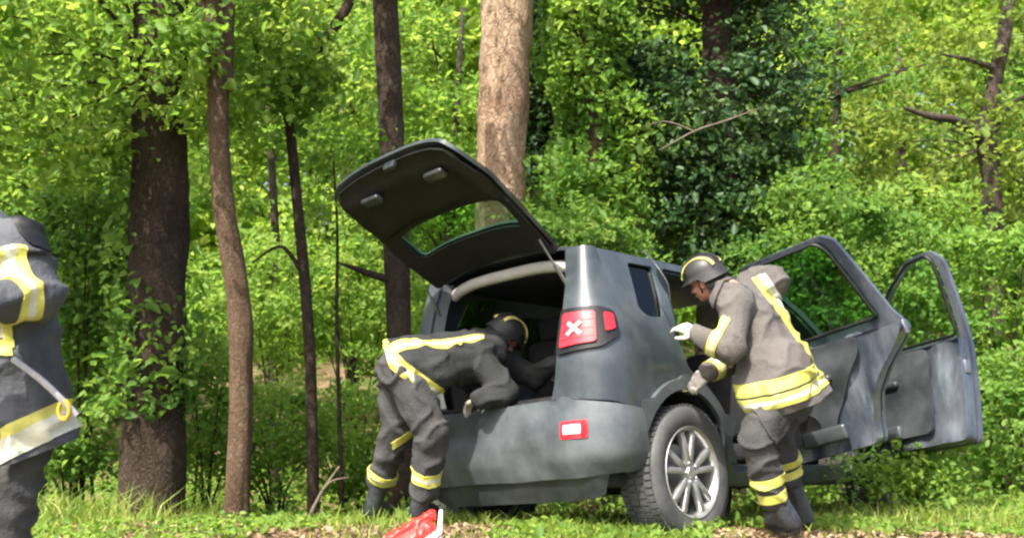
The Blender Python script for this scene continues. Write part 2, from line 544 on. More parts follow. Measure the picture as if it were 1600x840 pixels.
def twigs(cc, hub, n, r=0.008):
    """thin twigs from hub line to spray centres"""
    out = []
    idx = rng.choice(len(cc), min(n, len(cc)), replace=False)
    for i in idx:
        e = Vector(cc[i]); s = Vector(hub(e))
        mid = (s + e) * 0.5 + Vector((rng.normal() * 0.06, rng.normal() * 0.06, 0.08))
        out.append((([s, mid, e]), [r * 1.6, r, r * 0.4]))
    return out


def join_limbs(lst):
    bm = bmesh.new()
    for pts, rads in lst:
        tube(bm, pts, rads, 5, 6)
    return bm


def ppx(px, py, d):
    return tuple(P(px, py, d))


def boughs(root, cc, hub, n, bark, r=0.008):
    p0 = root.location
    bm = bmesh.new()
    for pts, rads in twigs(cc, hub, n, r):
        tube(bm, [Vector(p) - p0 for p in pts], rads, 5, 6)
    return tag(obj('twigs', bm, bark, root, 180), kind='stuff')


def vegetation():
    # --- thick trunk at left with bright boughs and ivy round it
    base = (240 - 800) / FPX * 8.0
    pth = [(base, 8.0, g(base, 8) - 0.2), ppx(238, 640, 8.0), ppx(246, 400, 8.0), ppx(250, 180, 8.0), ppx(252, -150, 8.0), ppx(256, -520, 8.1)]
    A, ta, ca = clumps(ppx(130, 60, 7.6), (1.5, 0.9, 1.0), 110, 100, 0.26)
    B, tb, cb = clumps(ppx(330, 60, 8.0), (0.9, 0.8, 0.75), 44, 95, 0.24)
    Bt, tt, ct = clumps(ppx(240, -420, 8.3), (2.4, 2.0, 1.2), 26, 60, 0.34)
    I1, t1 = sleeve(pth, 0.235, 1500, 0.15, 0.19, 0.36)
    k_ = rng.random(len(I1)) < np.clip(0.75 - 2.2 * (I1[:, 0] - base) * (np.abs(I1[:, 2] - 0.72) / 0.35), 0.12, 1) * np.clip(1.25 - np.abs(I1[:, 2] - 0.72) / 0.55 + 0.5 * t1, 0, 1)
    I1, t1 = I1[k_], t1[k_]
    I1b, t1b = sleeve(pth, 0.235, 900, 0.12, 0.36, 0.62)
    k_ = I1b[:, 0] < base - 0.02 - 0.10 * rng.random(len(I1b))
    I1, t1 = np.concatenate([I1, I1b[k_]]), np.concatenate([t1, t1b[k_]])
    I1 = I1[(I1[:, 2] > 0.33) & (I1[:, 2] < 1.15)] if False else I1
    r = tree('broadleaf_tree', 'thick dark trunk wrapped in ivy behind the firefighter at the picture edge', 'tree', pth,
             [0.25, 0.225, 0.21, 0.195, 0.18, 0.14], M['bark_dark'],
             [('crown', np.concatenate([A, B, Bt]), 0.062, M['leaf_bright'], np.concatenate([ta, tb, tt])),
              ('ivy', I1, 0.07, M['leaf_mid'], t1)], n=70)
    hub = lambda e: ppx(250, 120, 8.0)
    boughs(r, np.concatenate([ca, cb]), hub, 16, M['bark_dark'], 0.012)

    # --- slender brown trunk
    pth = [(-1.83, 7.25, g(-1.83, 7.25) - 0.2), ppx(376, 620, 7.25), ppx(374, 480, 7.25), ppx(349, 320, 7.25), ppx(341, 170, 7.25), ppx(345, 90, 7.25)]
    f1 = ([ppx(347, 130, 7.25), ppx(336, 50, 7.25), ppx(324, -40, 7.2), ppx(300, -260, 7.1)], [0.075, 0.075, 0.065, 0.04])
    f2 = ([ppx(348, 140, 7.25), ppx(352, 60, 7.3), ppx(360, -30, 7.35), ppx(395, -260, 7.6)], [0.075, 0.06, 0.05, 0.03])
    A, ta, ca = clumps(ppx(330, -330, 7.3), (1.5, 1.3, 0.8), 14, 60, 0.3)
    tree('slender_tree', 'slender leaning brown trunk that forks near the top, right of the thick ivy trunk', 'tree', pth,
         [0.088, 0.076, 0.08, 0.068, 0.070, 0.070], M['bark_brown'], [('crown', A, 0.075, M['leaf_bright'], ta)], [f1, f2], n=60, rough=0.16)

    # --- dark sapling
    pth = [(-1.53, 8.5, g(-1.53, 8.5) - 0.15), ppx(486, 600, 8.5), ppx(475, 430, 8.5), ppx(458, 250, 8.5), ppx(452, 150, 8.5), ppx(482, 95, 8.5), ppx(545, 5, 8.5), ppx(600, -150, 8.5)]
    A, ta, ca = clumps(ppx(450, 110, 8.6), (0.62, 0.5, 0.5), 20, 60, 0.2)
    A2, ta2, ca2 = clumps(ppx(560, -170, 8.6), (1.2, 0.9, 0.6), 12, 55, 0.28)
    lb = ([ppx(474, 430, 8.5), ppx(440, 385, 8.5), ppx(395, 410, 8.6)], [0.02, 0.014, 0.006])
    tree('sapling', 'thin dark sapling bending right at its top, left of the dark straight trunk', 'tree', pth,
         [0.05, 0.046, 0.043, 0.04, 0.038, 0.045, 0.042, 0.02], M['bark_dark'],
         [('crown', np.concatenate([A, A2]), 0.075, M['leaf_mid'], np.concatenate([ta, ta2]))], [lb], seg=10, n=50, roots=False)
    pth = [(-1.42, 9.2, g(-1.42, 9.2) - 0.1), ppx(530, 640, 9.2), ppx(526, 500, 9.2), ppx(527, 360, 9.2), ppx(520, 240, 9.2)]
    A, ta, ca = clumps(ppx(522, 290, 9.2), (0.35, 0.35, 0.5), 12, 40, 0.18)
    tree('sapling', 'very thin straight stem between the dark sapling and the dark trunk', 'tree', pth, [0.02, 0.018, 0.016, 0.012, 0.006],
         M['bark_dark'], [('crown', A, 0.06, M['leaf_bright'], ta)], seg=8, n=24, roots=False)

    # --- dark straight trunk behind the bending firefighter
    pth = [(-0.95, 9.3, g(-0.95, 9.3) - 0.2), ppx(625, 640, 9.3), ppx(622, 480, 9.3), ppx(612, 220, 9.3), ppx(602, 0, 9.3), ppx(590, -300, 9.3)]
    lb = ([ppx(618, 440, 9.3), ppx(570, 425, 9.1), ppx(528, 410, 8.9)], [0.04, 0.028, 0.008])
    A, ta, ca = clumps(ppx(600, -260, 9.4), (1.5, 1.2, 0.7), 14, 60, 0.3)
    tree('dark_tree', 'straight dark trunk rising behind the raised tailgate', 'tree', pth, [0.12, 0.108, 0.105, 0.105, 0.10, 0.07], M['bark_dark'],
         [('crown', A, 0.08, M['leaf_bright'], ta)], [lb], n=50)

    # --- bare pale trunk behind the car
    x = (786 - 800) / FPX * 10.9
    pth = [(x, 10.9, g(x, 10.9) - 0.3), ppx(782, 420, 10.9), ppx(783, 240, 10.9), ppx(790, 100, 10.9), ppx(793, -40, 10.9), ppx(800, -500, 10.9)]
    A, ta, ca = clumps(ppx(800, -520, 11), (2.2, 1.8, 1.0), 18, 60, 0.35)
    tree('bare_tree', 'thick pale trunk stripped of bark standing behind the open tailgate', 'tree', pth, [0.30, 0.255, 0.245, 0.25, 0.262, 0.2], M['bark_pale'],
         [('crown', A, 0.085, M['leaf_bright'], ta)], n=70, rough=0.1)

    # --- dark ivy trunk beside it
    x = (848 - 800) / FPX * 12.4
    pth = [(x, 12.4, g(x, 12.4) - 0.3), ppx(848, 300, 12.4), ppx(850, 100, 12.4), ppx(852, -60, 12.4), ppx(855, -450, 12.4)]
    I1, t1 = sleeve(pth, 0.22, 6500, 0.22, 0.25, 0.85)
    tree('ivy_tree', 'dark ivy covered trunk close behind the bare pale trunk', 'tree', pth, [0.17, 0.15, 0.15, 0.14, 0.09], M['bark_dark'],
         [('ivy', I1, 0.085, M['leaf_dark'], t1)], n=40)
    # --- bright ivy column
    x = (920 - 800) / FPX * 11.2
    pth = [(x, 11.2, g(x, 11.2) - 0.3), ppx(924, 420, 11.2), ppx(926, 220, 11.2), ppx(918, 60, 11.2), ppx(916, -60, 11.2), ppx(910, -420, 11.2)]
    I1, t1 = sleeve(pth, 0.24, 13000, 0.30, 0.1, 0.98)
    bare = (I1[:, 1] < 11.2) & (np.abs(I1[:, 0] - 0.81) < 0.06) & (I1[:, 2] > 2.45) & (I1[:, 2] < 2.9)
    A, ta, ca = clumps(ppx(900, 330, 10.9), (0.75, 0.6, 0.55), 34, 60, 0.22)
    A2, ta2, ca2 = clumps(ppx(900, -350, 11.2), (1.5, 1.2, 0.9), 14, 60, 0.3)
    tree('ivy_tree', 'trunk sheathed in bright green ivy with a strip of bare bark showing', 'tree', pth, [0.19, 0.175, 0.17, 0.16, 0.15, 0.08], M['bark_brown'],
         [('ivy', np.concatenate([I1[~bare], A]), 0.078, M['leaf_ivy'], np.concatenate([t1[~bare], ta])), ('crown', A2, 0.08, M['leaf_bright'], ta2)], n=50)

    # --- dark evergreen mass
    x = (1120 - 800) / FPX * 11.6
    pth = [(x, 11.6, g(x, 11.6) - 0.3), ppx(1120, 420, 11.6), ppx(1125, 200, 11.6), ppx(1118, 0, 11.6), ppx(1120, -300, 11.7)]
    A, ta, ca = clumps(ppx(1110, 90, 11.6), (1.0, 0.9, 2.0), 170, 75, 0.26, 0.45)
    A2, ta2, _ = clumps(ppx(1190, 60, 12.2), (0.5, 0.6, 1.3), 44, 70, 0.26, 0.45)
    A3, ta3, _ = clumps(ppx(1100, 340, 11.4), (0.55, 0.6, 0.8), 46, 65, 0.22, 0.4)
    dead = [([ppx(1030, 235, 10.4), ppx(1085, 205, 10.4), ppx(1130, 190, 10.3), ppx(1190, 168, 10.2)], [0.004, 0.009, 0.009, 0.004], M['twig']),
            ([ppx(1085, 205, 10.4), ppx(1040, 190, 10.5), ppx(1000, 200, 10.6)], [0.008, 0.006, 0.004], M['twig'])]
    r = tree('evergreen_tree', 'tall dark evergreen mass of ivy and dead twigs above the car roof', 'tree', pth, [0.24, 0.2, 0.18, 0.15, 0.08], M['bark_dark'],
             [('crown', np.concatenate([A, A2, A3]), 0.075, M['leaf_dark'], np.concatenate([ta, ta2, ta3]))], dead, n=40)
    boughs(r, ca, lambda e: (x, 11.6, e.z - 0.3), 40, M['bark_dark'], 0.012)

    # --- tree with bare forking branches at right
    x = (1552 - 800) / FPX * 12.5
    pth = [(x, 12.5, g(x, 12.5) - 0.3), ppx(1552, 420, 12.5), ppx(1550, 290, 12.5), ppx(1540, 205, 12.5), ppx(1556, 120, 12.5), ppx(1575, 0, 12.5), ppx(1570, -250, 12.6)]
    lbs = [([ppx(1545, 225, 12.5), ppx(1500, 190, 12.3), ppx(1455, 182, 12.2), ppx(1412, 168, 12.1)], [0.065, 0.05, 0.045, 0.02]),
           ([ppx(1550, 200, 12.5), ppx(1575, 170, 12.4), ppx(1615, 140, 12.3)], [0.05, 0.035, 0.02]),
           ([ppx(1560, 110, 12.5), ppx(1520, 95, 12.4), ppx(1470, 85, 12.4)], [0.04, 0.03, 0.012])]
    A, ta, ca = clumps(ppx(1480, 250, 12.6), (1.3, 0.9, 0.8), 46, 55, 0.26)
    A2, ta2, ca2 = clumps(ppx(1500, -10, 12.8), (1.4, 1.2, 0.9), 36, 55, 0.28)
    r = tree('forked_tree', 'grey brown tree with bare forking branches right of the doors', 'tree', pth, [0.13, 0.11, 0.105, 0.11, 0.08, 0.07, 0.03], M['bark_grey'],
             [('crown', np.concatenate([A, A2]), 0.08, M['leaf_olive'], np.concatenate([ta, ta2]))], lbs, n=50)
    boughs(r, ca, lambda e: ppx(1550, 230, 12.5), 14, M['bark_grey'], 0.01)

    # --- background trees
    bg = [(60, 15.0, 0.12, 'bright', 'pale green leafy tree behind the left firefighter'),
          (175, 18.0, 0.14, 'mid', 'mid green tree standing left of the thick ivy trunk'),
          (420, 15.5, 0.08, 'bright', 'bright green tree between the slender trunk and the sapling'),
          (548, 19.0, 0.12, 'bright', 'yellow green tree far behind the sapling'),
          (690, 17.0, 0.10, 'bright', 'light leafy tree between the dark trunk and the bare pale trunk'),
          (975, 20.0, 0.13, 'mid', 'thin crowned tree with sky beside it, right of the bright ivy column'),
          (1290, 17.5, 0.12, 'mid', 'mid green tree right of the dark evergreen mass'),
          (1400, 21.0, 0.15, 'olive', 'yellowish tree behind the open car doors'),
          (1630, 16.5, 0.12, 'olive', 'olive green tree at the far right edge of the wood'),
          (1850, 14.5, 0.12, 'mid', 'mid green tree standing outside the right edge of the view'),
          (2080, 17.0, 0.13, 'bright', 'bright tree well outside the right edge of the view'),
          (-160, 14.0, 0.12, 'mid', 'mid green tree standing outside the left edge of the view'),
          (-420, 17.0, 0.13, 'bright', 'bright tree well outside the left edge of the view')]
    for px, d, r0, kind, lab in bg:
        x = (px - 800) / FPX * d
        z0 = g(x, d)
        top = 5.0 + rng.random() * 1.5
        pth = [(x, d, z0 - 0.2), (x + 0.1, d, z0 + top * 0.4), (x + rng.normal() * 0.3, d, z0 + top)]
        C = []; T = []; cc = []
        for k in range(5):
            c_ = (x + rng.normal() * 0.7, d + rng.normal() * 0.6, z0 + top * (0.25 + 0.17 * k) + rng.normal() * 0.2)
            a_, t_, q_ = clumps(c_, (1.3 - 0.1 * k, 1.2, 0.75), 24, 62, 0.32)
            C.append(a_); T.append(t_); cc.append(q_)
        r = tree('background_tree', lab, 'tree', pth, [r0, r0 * 0.8, r0 * 0.35], M['bark_grey'] if kind != 'mid' else M['bark_dark'],
                 [('crown', np.concatenate(C), 0.10, M['leaf_' + kind], np.concatenate(T))], group='trees in the wood behind', n=20, seg=10)
        boughs(r, np.concatenate(cc), lambda e: (x, d, max(z0 + 0.5, e.z - 0.5)), 18, M['bark_dark'], 0.015)

    # --- shrubs; left-centre ones get bright leaves: light put into their colour
    sh = [(40, 540, 9.2, (0.75, 0.6, 0.9), 64, 0.07, 'bright', 'mid green bush right behind the firefighter at the picture edge'),
          (130, 420, 8.7, (0.5, 0.5, 0.75), 56, 0.07, 'mid', 'dense bush growing against the left side of the thick trunk'),
          (105, 680, 8.5, (0.36, 0.4, 0.36), 26, 0.06, 'mid', 'low bush at the left foot of the thick trunk'),
          (322, 630, 8.9, (0.30, 0.4, 0.6), 30, 0.06, 'bright', 'bush filling the gap between the thick trunk and the slender trunk'),
          (430, 680, 9.6, (0.40, 0.45, 0.5), 28, 0.06, 'bright', 'bush between the slender trunk and the dark sapling'),
          (430, 470, 12.0, (0.6, 0.6, 0.8), 36, 0.075, 'bright', 'tall light bush behind the dark sapling'),
          (550, 690, 10.0, (0.42, 0.45, 0.5), 30, 0.06, 'bright', 'bush behind the legs of the bending firefighter'),
          (560, 470, 12.5, (0.55, 0.6, 0.9), 36, 0.075, 'bright', 'bright bush left of the dark straight trunk'),
          (680, 560, 10.6, (0.5, 0.5, 0.9), 46, 0.07, 'bright', 'bright bush seen between the dark trunk and the car boot'),
          (900, 400, 10.4, (0.7, 0.6, 0.45), 40, 0.07, 'mid', 'bush behind the car roof below the ivy column'),
          (1230, 380, 10.8, (0.6, 0.6, 0.65), 46, 0.07, 'mid', 'bush behind the upright firefighter seen through the rear door window'),
          (1330, 430, 10.4, (0.75, 0.6, 0.85), 64, 0.07, 'mid', 'bush behind the rear door'),
          (1450, 400, 11.5, (0.8, 0.7, 0.8), 60, 0.075, 'bright', 'bright bush above the front door'),
          (1570, 480, 10.2, (0.7, 0.6, 0.95), 70, 0.07, 'ivy', 'bright green bush right of the front door'),
          (1600, 650, 9.2, (0.7, 0.6, 0.5), 54, 0.065, 'mid', 'low bush by the lower right of the front door'),
          (1425, 742, 7.5, (0.30, 0.16, 0.13), 22, 0.05, 'bright', 'low weed clump in front of the front wheel under the open doors'),
          (1440, 620, 10.8, (0.9, 0.6, 0.5), 54, 0.065, 'mid', 'low bush hidden mostly behind the open doors')]
    for px, py, d, r, nc, ls, kind, lab in sh:
        c = P(px, py, d)
        C, T, cc = clumps(c, r, nc, 95, 0.2, 0.4)
        z0 = g(c.x, d)
        keep = C[:, 2] > z0
        root = empty('bush', (c.x, d, z0))
        tag(root, lab, 'bush', 'bushes under the trees')
        foliage('foliage', C[keep] - np.array(root.location), ls * 0.85, M['leaf_' + kind], root, tint=T[keep])
        bm = bmesh.new()
        for i in rng.choice(len(cc), 7, replace=False):
            e = Vector(cc[i]) - root.location
            tube(bm, [(rng.normal() * 0.06, rng.normal() * 0.06, -0.1), (e.x * 0.35, e.y * 0.35, e.z * 0.5), tuple(e)], [0.016, 0.011, 0.004], 6, 8)
        obj('stem', bm, M['bark_dark'], root, 180)

    # (bush list above ends with the low ones)
    # --- far wood: reads as one mass
    C = []; T = []
    for k in range(1150):
        x = rng.uniform(-26, 26); d = rng.uniform(23, 38); z = 11.5 * rng.random() ** 1.0 - 0.5
        a_, t_, _ = clumps((x, d, g(x, d) * 0.4 + z), (1.6, 1.4, 1.0), 7, 36, 0.6, 0.4)
        C.append(a_); T.append(t_)
    tag(foliage('far_woodland', np.concatenate(C), 0.26, M['leaf_far'], tint=np.concatenate(T)),
        'sunlit foliage of the wood far behind the trees', kind='stuff')
    # --- low undergrowth on the bank
    n = 1500
    x = rng.uniform(-6, 8, n); y = 7.4 + 7 * rng.random(n) ** 1.3
    hgt = 0.05 + 0.30 * rng.random(n) * sstep(7.2, 9.5, y)
    inside = (x > -0.4) & (x < 2.9) & (y < 9.6)
    x, y, hgt = x[~inside], y[~inside], hgt[~inside]
    n = len(x)
    off = rng.normal(size=(n, 26, 3)) * np.array([0.16, 0.16, 0.0])
    C = np.stack([x, y, H(x, y)], 1)[:, None] + off
    C[..., 2] += rng.random((n, 26)) * hgt[:, None] + 0.02
    tag(foliage('undergrowth', C.reshape(-1, 3), 0.055, M['leaf_bright'], tint=np.repeat(rng.normal(0.4, 0.2, n), 26)),
        'low leafy undergrowth covering the bank', kind='stuff')


def grass():
    # blades
    n = 60000
    x = rng.uniform(-3.6, 4.6, n)
    y = 4.9 + 5.5 * rng.random(n) ** 1.5
    patch = np.array([noise.noise(Vector((a * 0.9, b * 1.3, 3.0))) for a, b in zip(x, y)])
    dens = 0.24 + 1.3 * patch + 0.5 * sstep(6.3, 7.2, y) - 0.75 * sstep(1.3, 2.0, x) * (1 - sstep(6.05, 6.35, y)) - 0.3 * (1 - sstep(-1.6, -0.6, x)) * (1 - sstep(5.95, 6.25, y))
    k = rng.random(n) < np.clip(dens, 0.04, 1)
    x, y, patch = x[k], y[k], patch[k]
    n = len(x)
    h = (0.045 + 0.075 * rng.random(n)) * (1 + 0.5 * patch) * (0.8 + 0.5 * sstep(6.2, 7.2, y))
    h *= 1 + 1.2 * ((x < -2.1) & (y > 6.6))
    z = H(x, y)
    a = rng.random(n) * 2 * PI
    wv = np.stack([np.cos(a), np.sin(a), 0 * a], 1) * (0.0035 + 0.004 * rng.random(n))[:, None]
    ln = np.stack([rng.normal(0, 0.4, n), rng.normal(0, 0.4, n), np.ones(n)], 1) * h[:, None]
    b0 = np.stack([x, y, z - 0.005], 1)
    mid = b0 + ln * np.array([0.35, 0.35, 0.6])
    tip = b0 + ln * np.array([1.2, 1.2, 0.95])
    V = np.stack([b0 - wv, b0 + wv, mid + wv * 0.8, mid - wv * 0.8, tip], 1).reshape(-1, 3)
    kk = np.arange(n)[:, None] * 5
    F = np.concatenate([kk + [0, 1, 2], kk + [0, 2, 3], kk + [3, 2, 4]], 1).reshape(-1, 3)
    me = npmesh('grass', V, F)
    at = me.attributes.new('tint', 'FLOAT', 'POINT')
    t = np.clip(rng.normal(0.45, 0.25, n) - 0.3 * patch, 0, 1)
    at.data.foreach_set('value', np.repeat(t, 5).astype(np.float32))
    tag(link('grass', me, M['grass'], None, 0), 'short green and dry grass on the verge', kind='stuff')
    # small broad weeds between the blades
    n = 5200
    x = rng.uniform(-3.4, 4.4, n); y = 5.0 + 2.8 * rng.random(n)
    pt = np.array([noise.noise(Vector((a * 0.9 + 5, b * 1.3, 1.0))) for a, b in zip(x, y)])
    k = (pt > -0.05) & ~((x > 1.5) & (y < 6.25))
    x, y = x[k], y[k]; n = len(x)
    C = np.stack([x, y, H(x, y) + 0.02 + 0.05 * rng.random(n)], 1)
    C = (C[:, None] + rng.normal(size=(n, 5, 3)) * np.array([0.025, 0.025, 0.012])).reshape(-1, 3)
    tag(foliage('weeds', C, 0.035, M['leaf_bright'], up=1.6, ratio=0.7), 'small broad leaved weeds in the verge grass', kind='stuff')
    # dry leaves
    n = 16000
    x = rng.uniform(-3.4, 4.6, n); y = 4.9 + 2.6 * rng.random(n)
    pt = np.array([noise.noise(Vector((a * 0.9, b * 1.3, 3.0))) for a, b in zip(x, y)])
    k = rng.random(n) < np.clip(0.6 - 1.6 * pt + 0.5 * (x > 1.7) * (y < 6.4), 0.06, 1)
    x, y = x[k], y[k]; n = len(x)
    C = np.stack([x, y, H(x, y) + 0.008 + 0.015 * rng.random(n)], 1)
    tag(foliage('leaf_litter', C, 0.04, M['litter'], up=2.5, ratio=0.6), 'dry brown leaves scattered on the verge', kind='stuff')
    # lone dead stick
    bm = bmesh.new()
    p0 = P(480, 800, 7.3)
    tube(bm, [(0, 0, -0.06), tuple(P(503, 768, 7.3) - p0), tuple(P(530, 728, 7.3) - p0)], [0.014, 0.012, 0.006], 7, 12, 0.2)
    tube(bm, [tuple(P(508, 762, 7.3) - p0), tuple(P(520, 750, 7.25) - p0), tuple(P(545, 745, 7.25) - p0)], [0.007, 0.006, 0.003], 6, 8, 0.2)
    o = obj('dead_stick', bm, M['twig'], None, 180)
    o.location = p0
    tag(o, 'pale dead stick leaning in the grass left of the bending firefighter', 'stick')


# ------------------------------------------------------------------ the car (x forward from the rear axle, y left, z up)
W, CR, XR = 0.885, 0.24, -0.72
SST, ARC = W - CR, CR * PI / 2


def U(x):
    return x - XR - CR + SST + ARC


def side_in(z):
    return 0.235 * ((z - 0.95) / 0.70) ** 1.25 if z > 0.95 else 0.05 * ((0.95 - z) / 0.65) ** 2


def rear_in(z):
    return 0.15 * ((z - 0.95) / 0.7) ** 1.3 if z > 0.95 else 0.0


def wrap(u, z, off=0.0):
    sg = 1 if u >= 0 else -1
    u = abs(u)
    if u < SST:
        p = (XR, -u); n = (-1, 0)
    elif u < SST + ARC:
        a = (u - SST) / CR
        n = (-math.cos(a), -math.sin(a))
        p = (XR + CR + CR * n[0], -SST + CR * n[1])
    else:
        x = XR + CR + (u - SST - ARC)
        t = max(0.0, x - 2.7)
        p = (x, -W + 0.16 * t * t); n = (0, -1)
    ins = n[0] ** 2 * rear_in(z) + n[1] ** 2 * side_in(z) - off
    return Vector((p[0] - n[0] * ins, sg * (p[1] - n[1] * ins), z))


def dens(poly, step, closed=True):
    out = []
    m = len(poly)
    for i in range(m if closed else m - 1):
        a = np.array(poly[i], float); b = np.array(poly[(i + 1) % m], float)
        k = max(1, int(np.ceil(np.linalg.norm(b - a) / step)))
        for j in range(k):
            out.append(a + (b - a) * j / k)
    return out


def inside(pts, poly):
    poly = np.array(poly); x, y = pts[:, 0], pts[:, 1]
    c = np.zeros(len(pts), bool)
    j = len(poly) - 1
    for i in range(len(poly)):
        xi, yi = poly[i]; xj, yj = poly[j]
        if yi != yj:
            k = ((yi > y) != (yj > y)) & (x < (xj - xi) * (y - yi) / (yj - yi) + xi)
            c ^= k
        j = i
    return c


def rounded(poly, r, n=5, skip=()):
    out = []
    m = len(poly)
    for i in range(m):
        p = np.array(poly[i], float); a = np.array(poly[i - 1], float); b = np.array(poly[(i + 1) % m], float)
        da, db = np.linalg.norm(a - p), np.linalg.norm(b - p)
        rr = min(r, da * 0.45, db * 0.45)
        if i in skip or rr < 1e-4:
            out.append(p); continue
        s = p + (a - p) / da * rr; e = p + (b - p) / db * rr
        for k in range(n + 1):
            t = k / n
            out.append((1 - t) ** 2 * s + 2 * t * (1 - t) * p + t * t * e)
    return out


def sheet(poly, holes, fmap, step=0.045, thick=0.012, disp=None):
    """panel cut from a flat outline (with holes), mapped on a curved surface, given thickness"""
    loops = [dens(poly, step)] + [dens(h, step) for h in holes]
    pts = []; edges = []
    for lp in loops:
        s = len(pts)
        pts += list(lp)
        edges += [(s + i, s + (i + 1) % len(lp)) for i in range(len(lp))]
    A = np.array(loops[0])
    lo, hi = A.min(0), A.max(0)
    gx, gy = np.meshgrid(np.arange(lo[0] + step / 2, hi[0], step), np.arange(lo[1] + step / 2, hi[1], step))
    gp = np.stack([gx.ravel(), gy.ravel()], 1)
    k = inside(gp, A)
    for h in loops[1:]: k &= ~inside(gp, h)
    bp = np.array(pts)
    if len(gp):
        dmin = np.array([np.min(np.sum((bp - p) ** 2, 1)) for p in gp])
        k &= dmin > (0.5 * step) ** 2
    pts += list(gp[k])
    r = delaunay_2d_cdt([Vector(p) for p in pts], edges, [], 0, 1e-6)
    V2, F = r[0], r[2]
    V2n = np.array([(v.x, v.y) for v in V2])
    cen = np.array([V2n[list(f)].mean(0) for f in F])
    k = inside(cen, A)
    for h in loops[1:]: k &= ~inside(cen, h)
    bm = bmesh.new()
    vs = [bm.verts.new(fmap(v.x, v.y)) for v in V2]
    for f, ok in zip(F, k):
        if ok: bm.faces.new([vs[i] for i in f])
    bmesh.ops.delete(bm, geom=[v for v in bm.verts if not v.link_faces], context='VERTS')
    bmesh.ops.recalc_face_normals(bm, faces=bm.faces)
    if disp:
        for v in bm.verts: v.co += disp(v.co)
    bmesh.ops.solidify(bm, geom=bm.faces[:], thickness=thick)
    return bm


def mirror(bm):
    for v in bm.verts: v.co.y = -v.co.y
    bmesh.ops.reverse_faces(bm, faces=bm.faces)
    return bm


CAR_T = Vector((0.4109, 6.9777, CAM_H - 1.6443))
yaw, pitch, roll = 0.776, -0.1259, -0.181
_F = Vector((math.sin(yaw), math.cos(yaw), 0)); _L = Vector((-math.cos(yaw), math.sin(yaw), 0)); _U = Vector((0, 0, 1))
_F, _U = _F * math.cos(pitch) + _U * math.sin(pitch), _U * math.cos(pitch) - _F * math.sin(pitch)
_L, _U = _L * math.cos(roll) + _U * math.sin(roll), _U * math.cos(roll) - _L * math.sin(roll)
CARM = Matrix(((_F.x, _L.x, _U.x, CAR_T.x), (_F.y, _L.y, _U.y, CAR_T.y), (_F.z, _L.z, _U.z, CAR_T.z), (0, 0, 0, 1)))
CARI = CARM.inverted()

R_AP = [(1.13, .30), (1.13, .95), (1.11, 1.50), (1.04, 1.575), (.44, 1.575), (.37, 1.53), (.235, 1.05), (.165, .93), (.215, .86), (.36, .735), (.465, .60), (.51, .45), (.53, .30)]
RAISE = lambda pl: [(a, b if b < 1.0 else 1.0 + (b - 1.0) * 1.08) for a, b in pl]
F_AP = [(1.23, .30), (1.23, .95), (1.23, 1.50), (1.31, 1.575), (1.50, 1.565), (1.72, 1.43), (2.10, 1.07), (2.20, .97), (2.23, .5), (2.16, .30)]


def arch_pts(cx, r, a0, a1, n=16, cz=0.36):
    return [(cx + r * math.cos(t), cz + r * math.sin(t)) for t in np.linspace(math.radians(a0), math.radians(a1), n)]


HATCH = [(.50, .75), (.53, .82), (.555, .95), (.575, 1.15), (.575, 1.40), (.545, 1.60)]


def wheel(root, x, y, side, steer=0.0):
    """side -1: outer face towards -y"""
    prof = [(.225, .095), (.25, .105), (.29, .112), (.325, .104), (.341, .085), (.345, .05), (.345, -.05), (.341, -.085), (.325, -.104), (.29, -.112), (.25, -.105), (.225, -.095)]
    bm = bmesh.new(); lathe(bm, prof, 56)
    ty = obj('tyre', bm, M['rubber'], None, 50)
    # tread blocks: shallow ribs across the tread
    bm = bmesh.new()
    for k in range(60):
        t = 2 * PI * k / 60
        for yy in (-.07, -.024, .024, .07):
            tt = t + (0.05 if abs(yy) > .05 else 0)
            box(bm, (0.346 * math.cos(tt), yy, 0.346 * math.sin(tt)), (0.012, 0.036, 0.026), Matrix.Rotation(-tt, 3, 'Y'))
    o_ = -side
    wh = empty('wheel', (x, y, 0.300), root)
    wh.scale = (1.14, 1.25, 1.14)
    ty.parent = wh
    obj('tread', bm, M['rubber'], wh, 0)
    bm = bmesh.new()
    lathe(bm, [(.224, .10), (.232, .104), (.236, .10), (.232, .09), (.218, .06), (.205, -.09), (.198, -.09), (.208, .05), (.214, .085)], 56)
    for k in range(5):
        for s in (-1, 1):
            t = 2 * PI * k / 5 + 0.3 + s * 0.165
            t2 = 2 * PI * k / 5 + 0.3 + s * 0.30
            a = Vector((0.05 * math.cos(t), 0.085, 0.05 * math.sin(t)))
            b = Vector((0.213 * math.cos(t2 * 0.5 + t * 0.5), 0.088, 0.213 * math.sin(t2 * 0.5 + t * 0.5)))
            d = b - a
            ang = math.atan2(d.z, d.x)
            box(bm, (a + b) / 2 + Vector((0, -0.01, 0)), (d.length, 0.034, 0.034), Matrix.Rotation(-ang, 3, 'Y'), 0.008)
    rim = obj('rim', bm, M['alloy'], wh, 40)
    bm = bmesh.new()
    lathe(bm, [(.001, .095), (.030, .095), (.034, .088), (.062, .082), (.066, .06), (.066, -.02), (.001, -.02)], 32)
    for k in range(5):
        t = 2 * PI * k / 5
        bmesh.ops.create_uvsphere(bm, u_segments=8, v_segments=6, radius=0.009, matrix=Matrix.Translation((0.049 * math.cos(t), 0.09, 0.049 * math.sin(t))))
    obj('hub', bm, M['alloy'], wh, 40)
    bm = bmesh.new()
    lathe(bm, [(.06, .0), (.15, .0), (.15, -.022), (.06, -.022)], 40)
    obj('brake_disc', bm, M['steel'], wh, 40)
    bm = bmesh.new()
    lathe(bm, [(.001, -.05), (.197, -.05), (.197, -.06), (.001, -.06)], 40)
    obj('backing_plate', bm, M['under'], wh, 40)
    wh.rotation_euler = (0, 0, (PI if side < 0 else 0) + steer)
    return wh


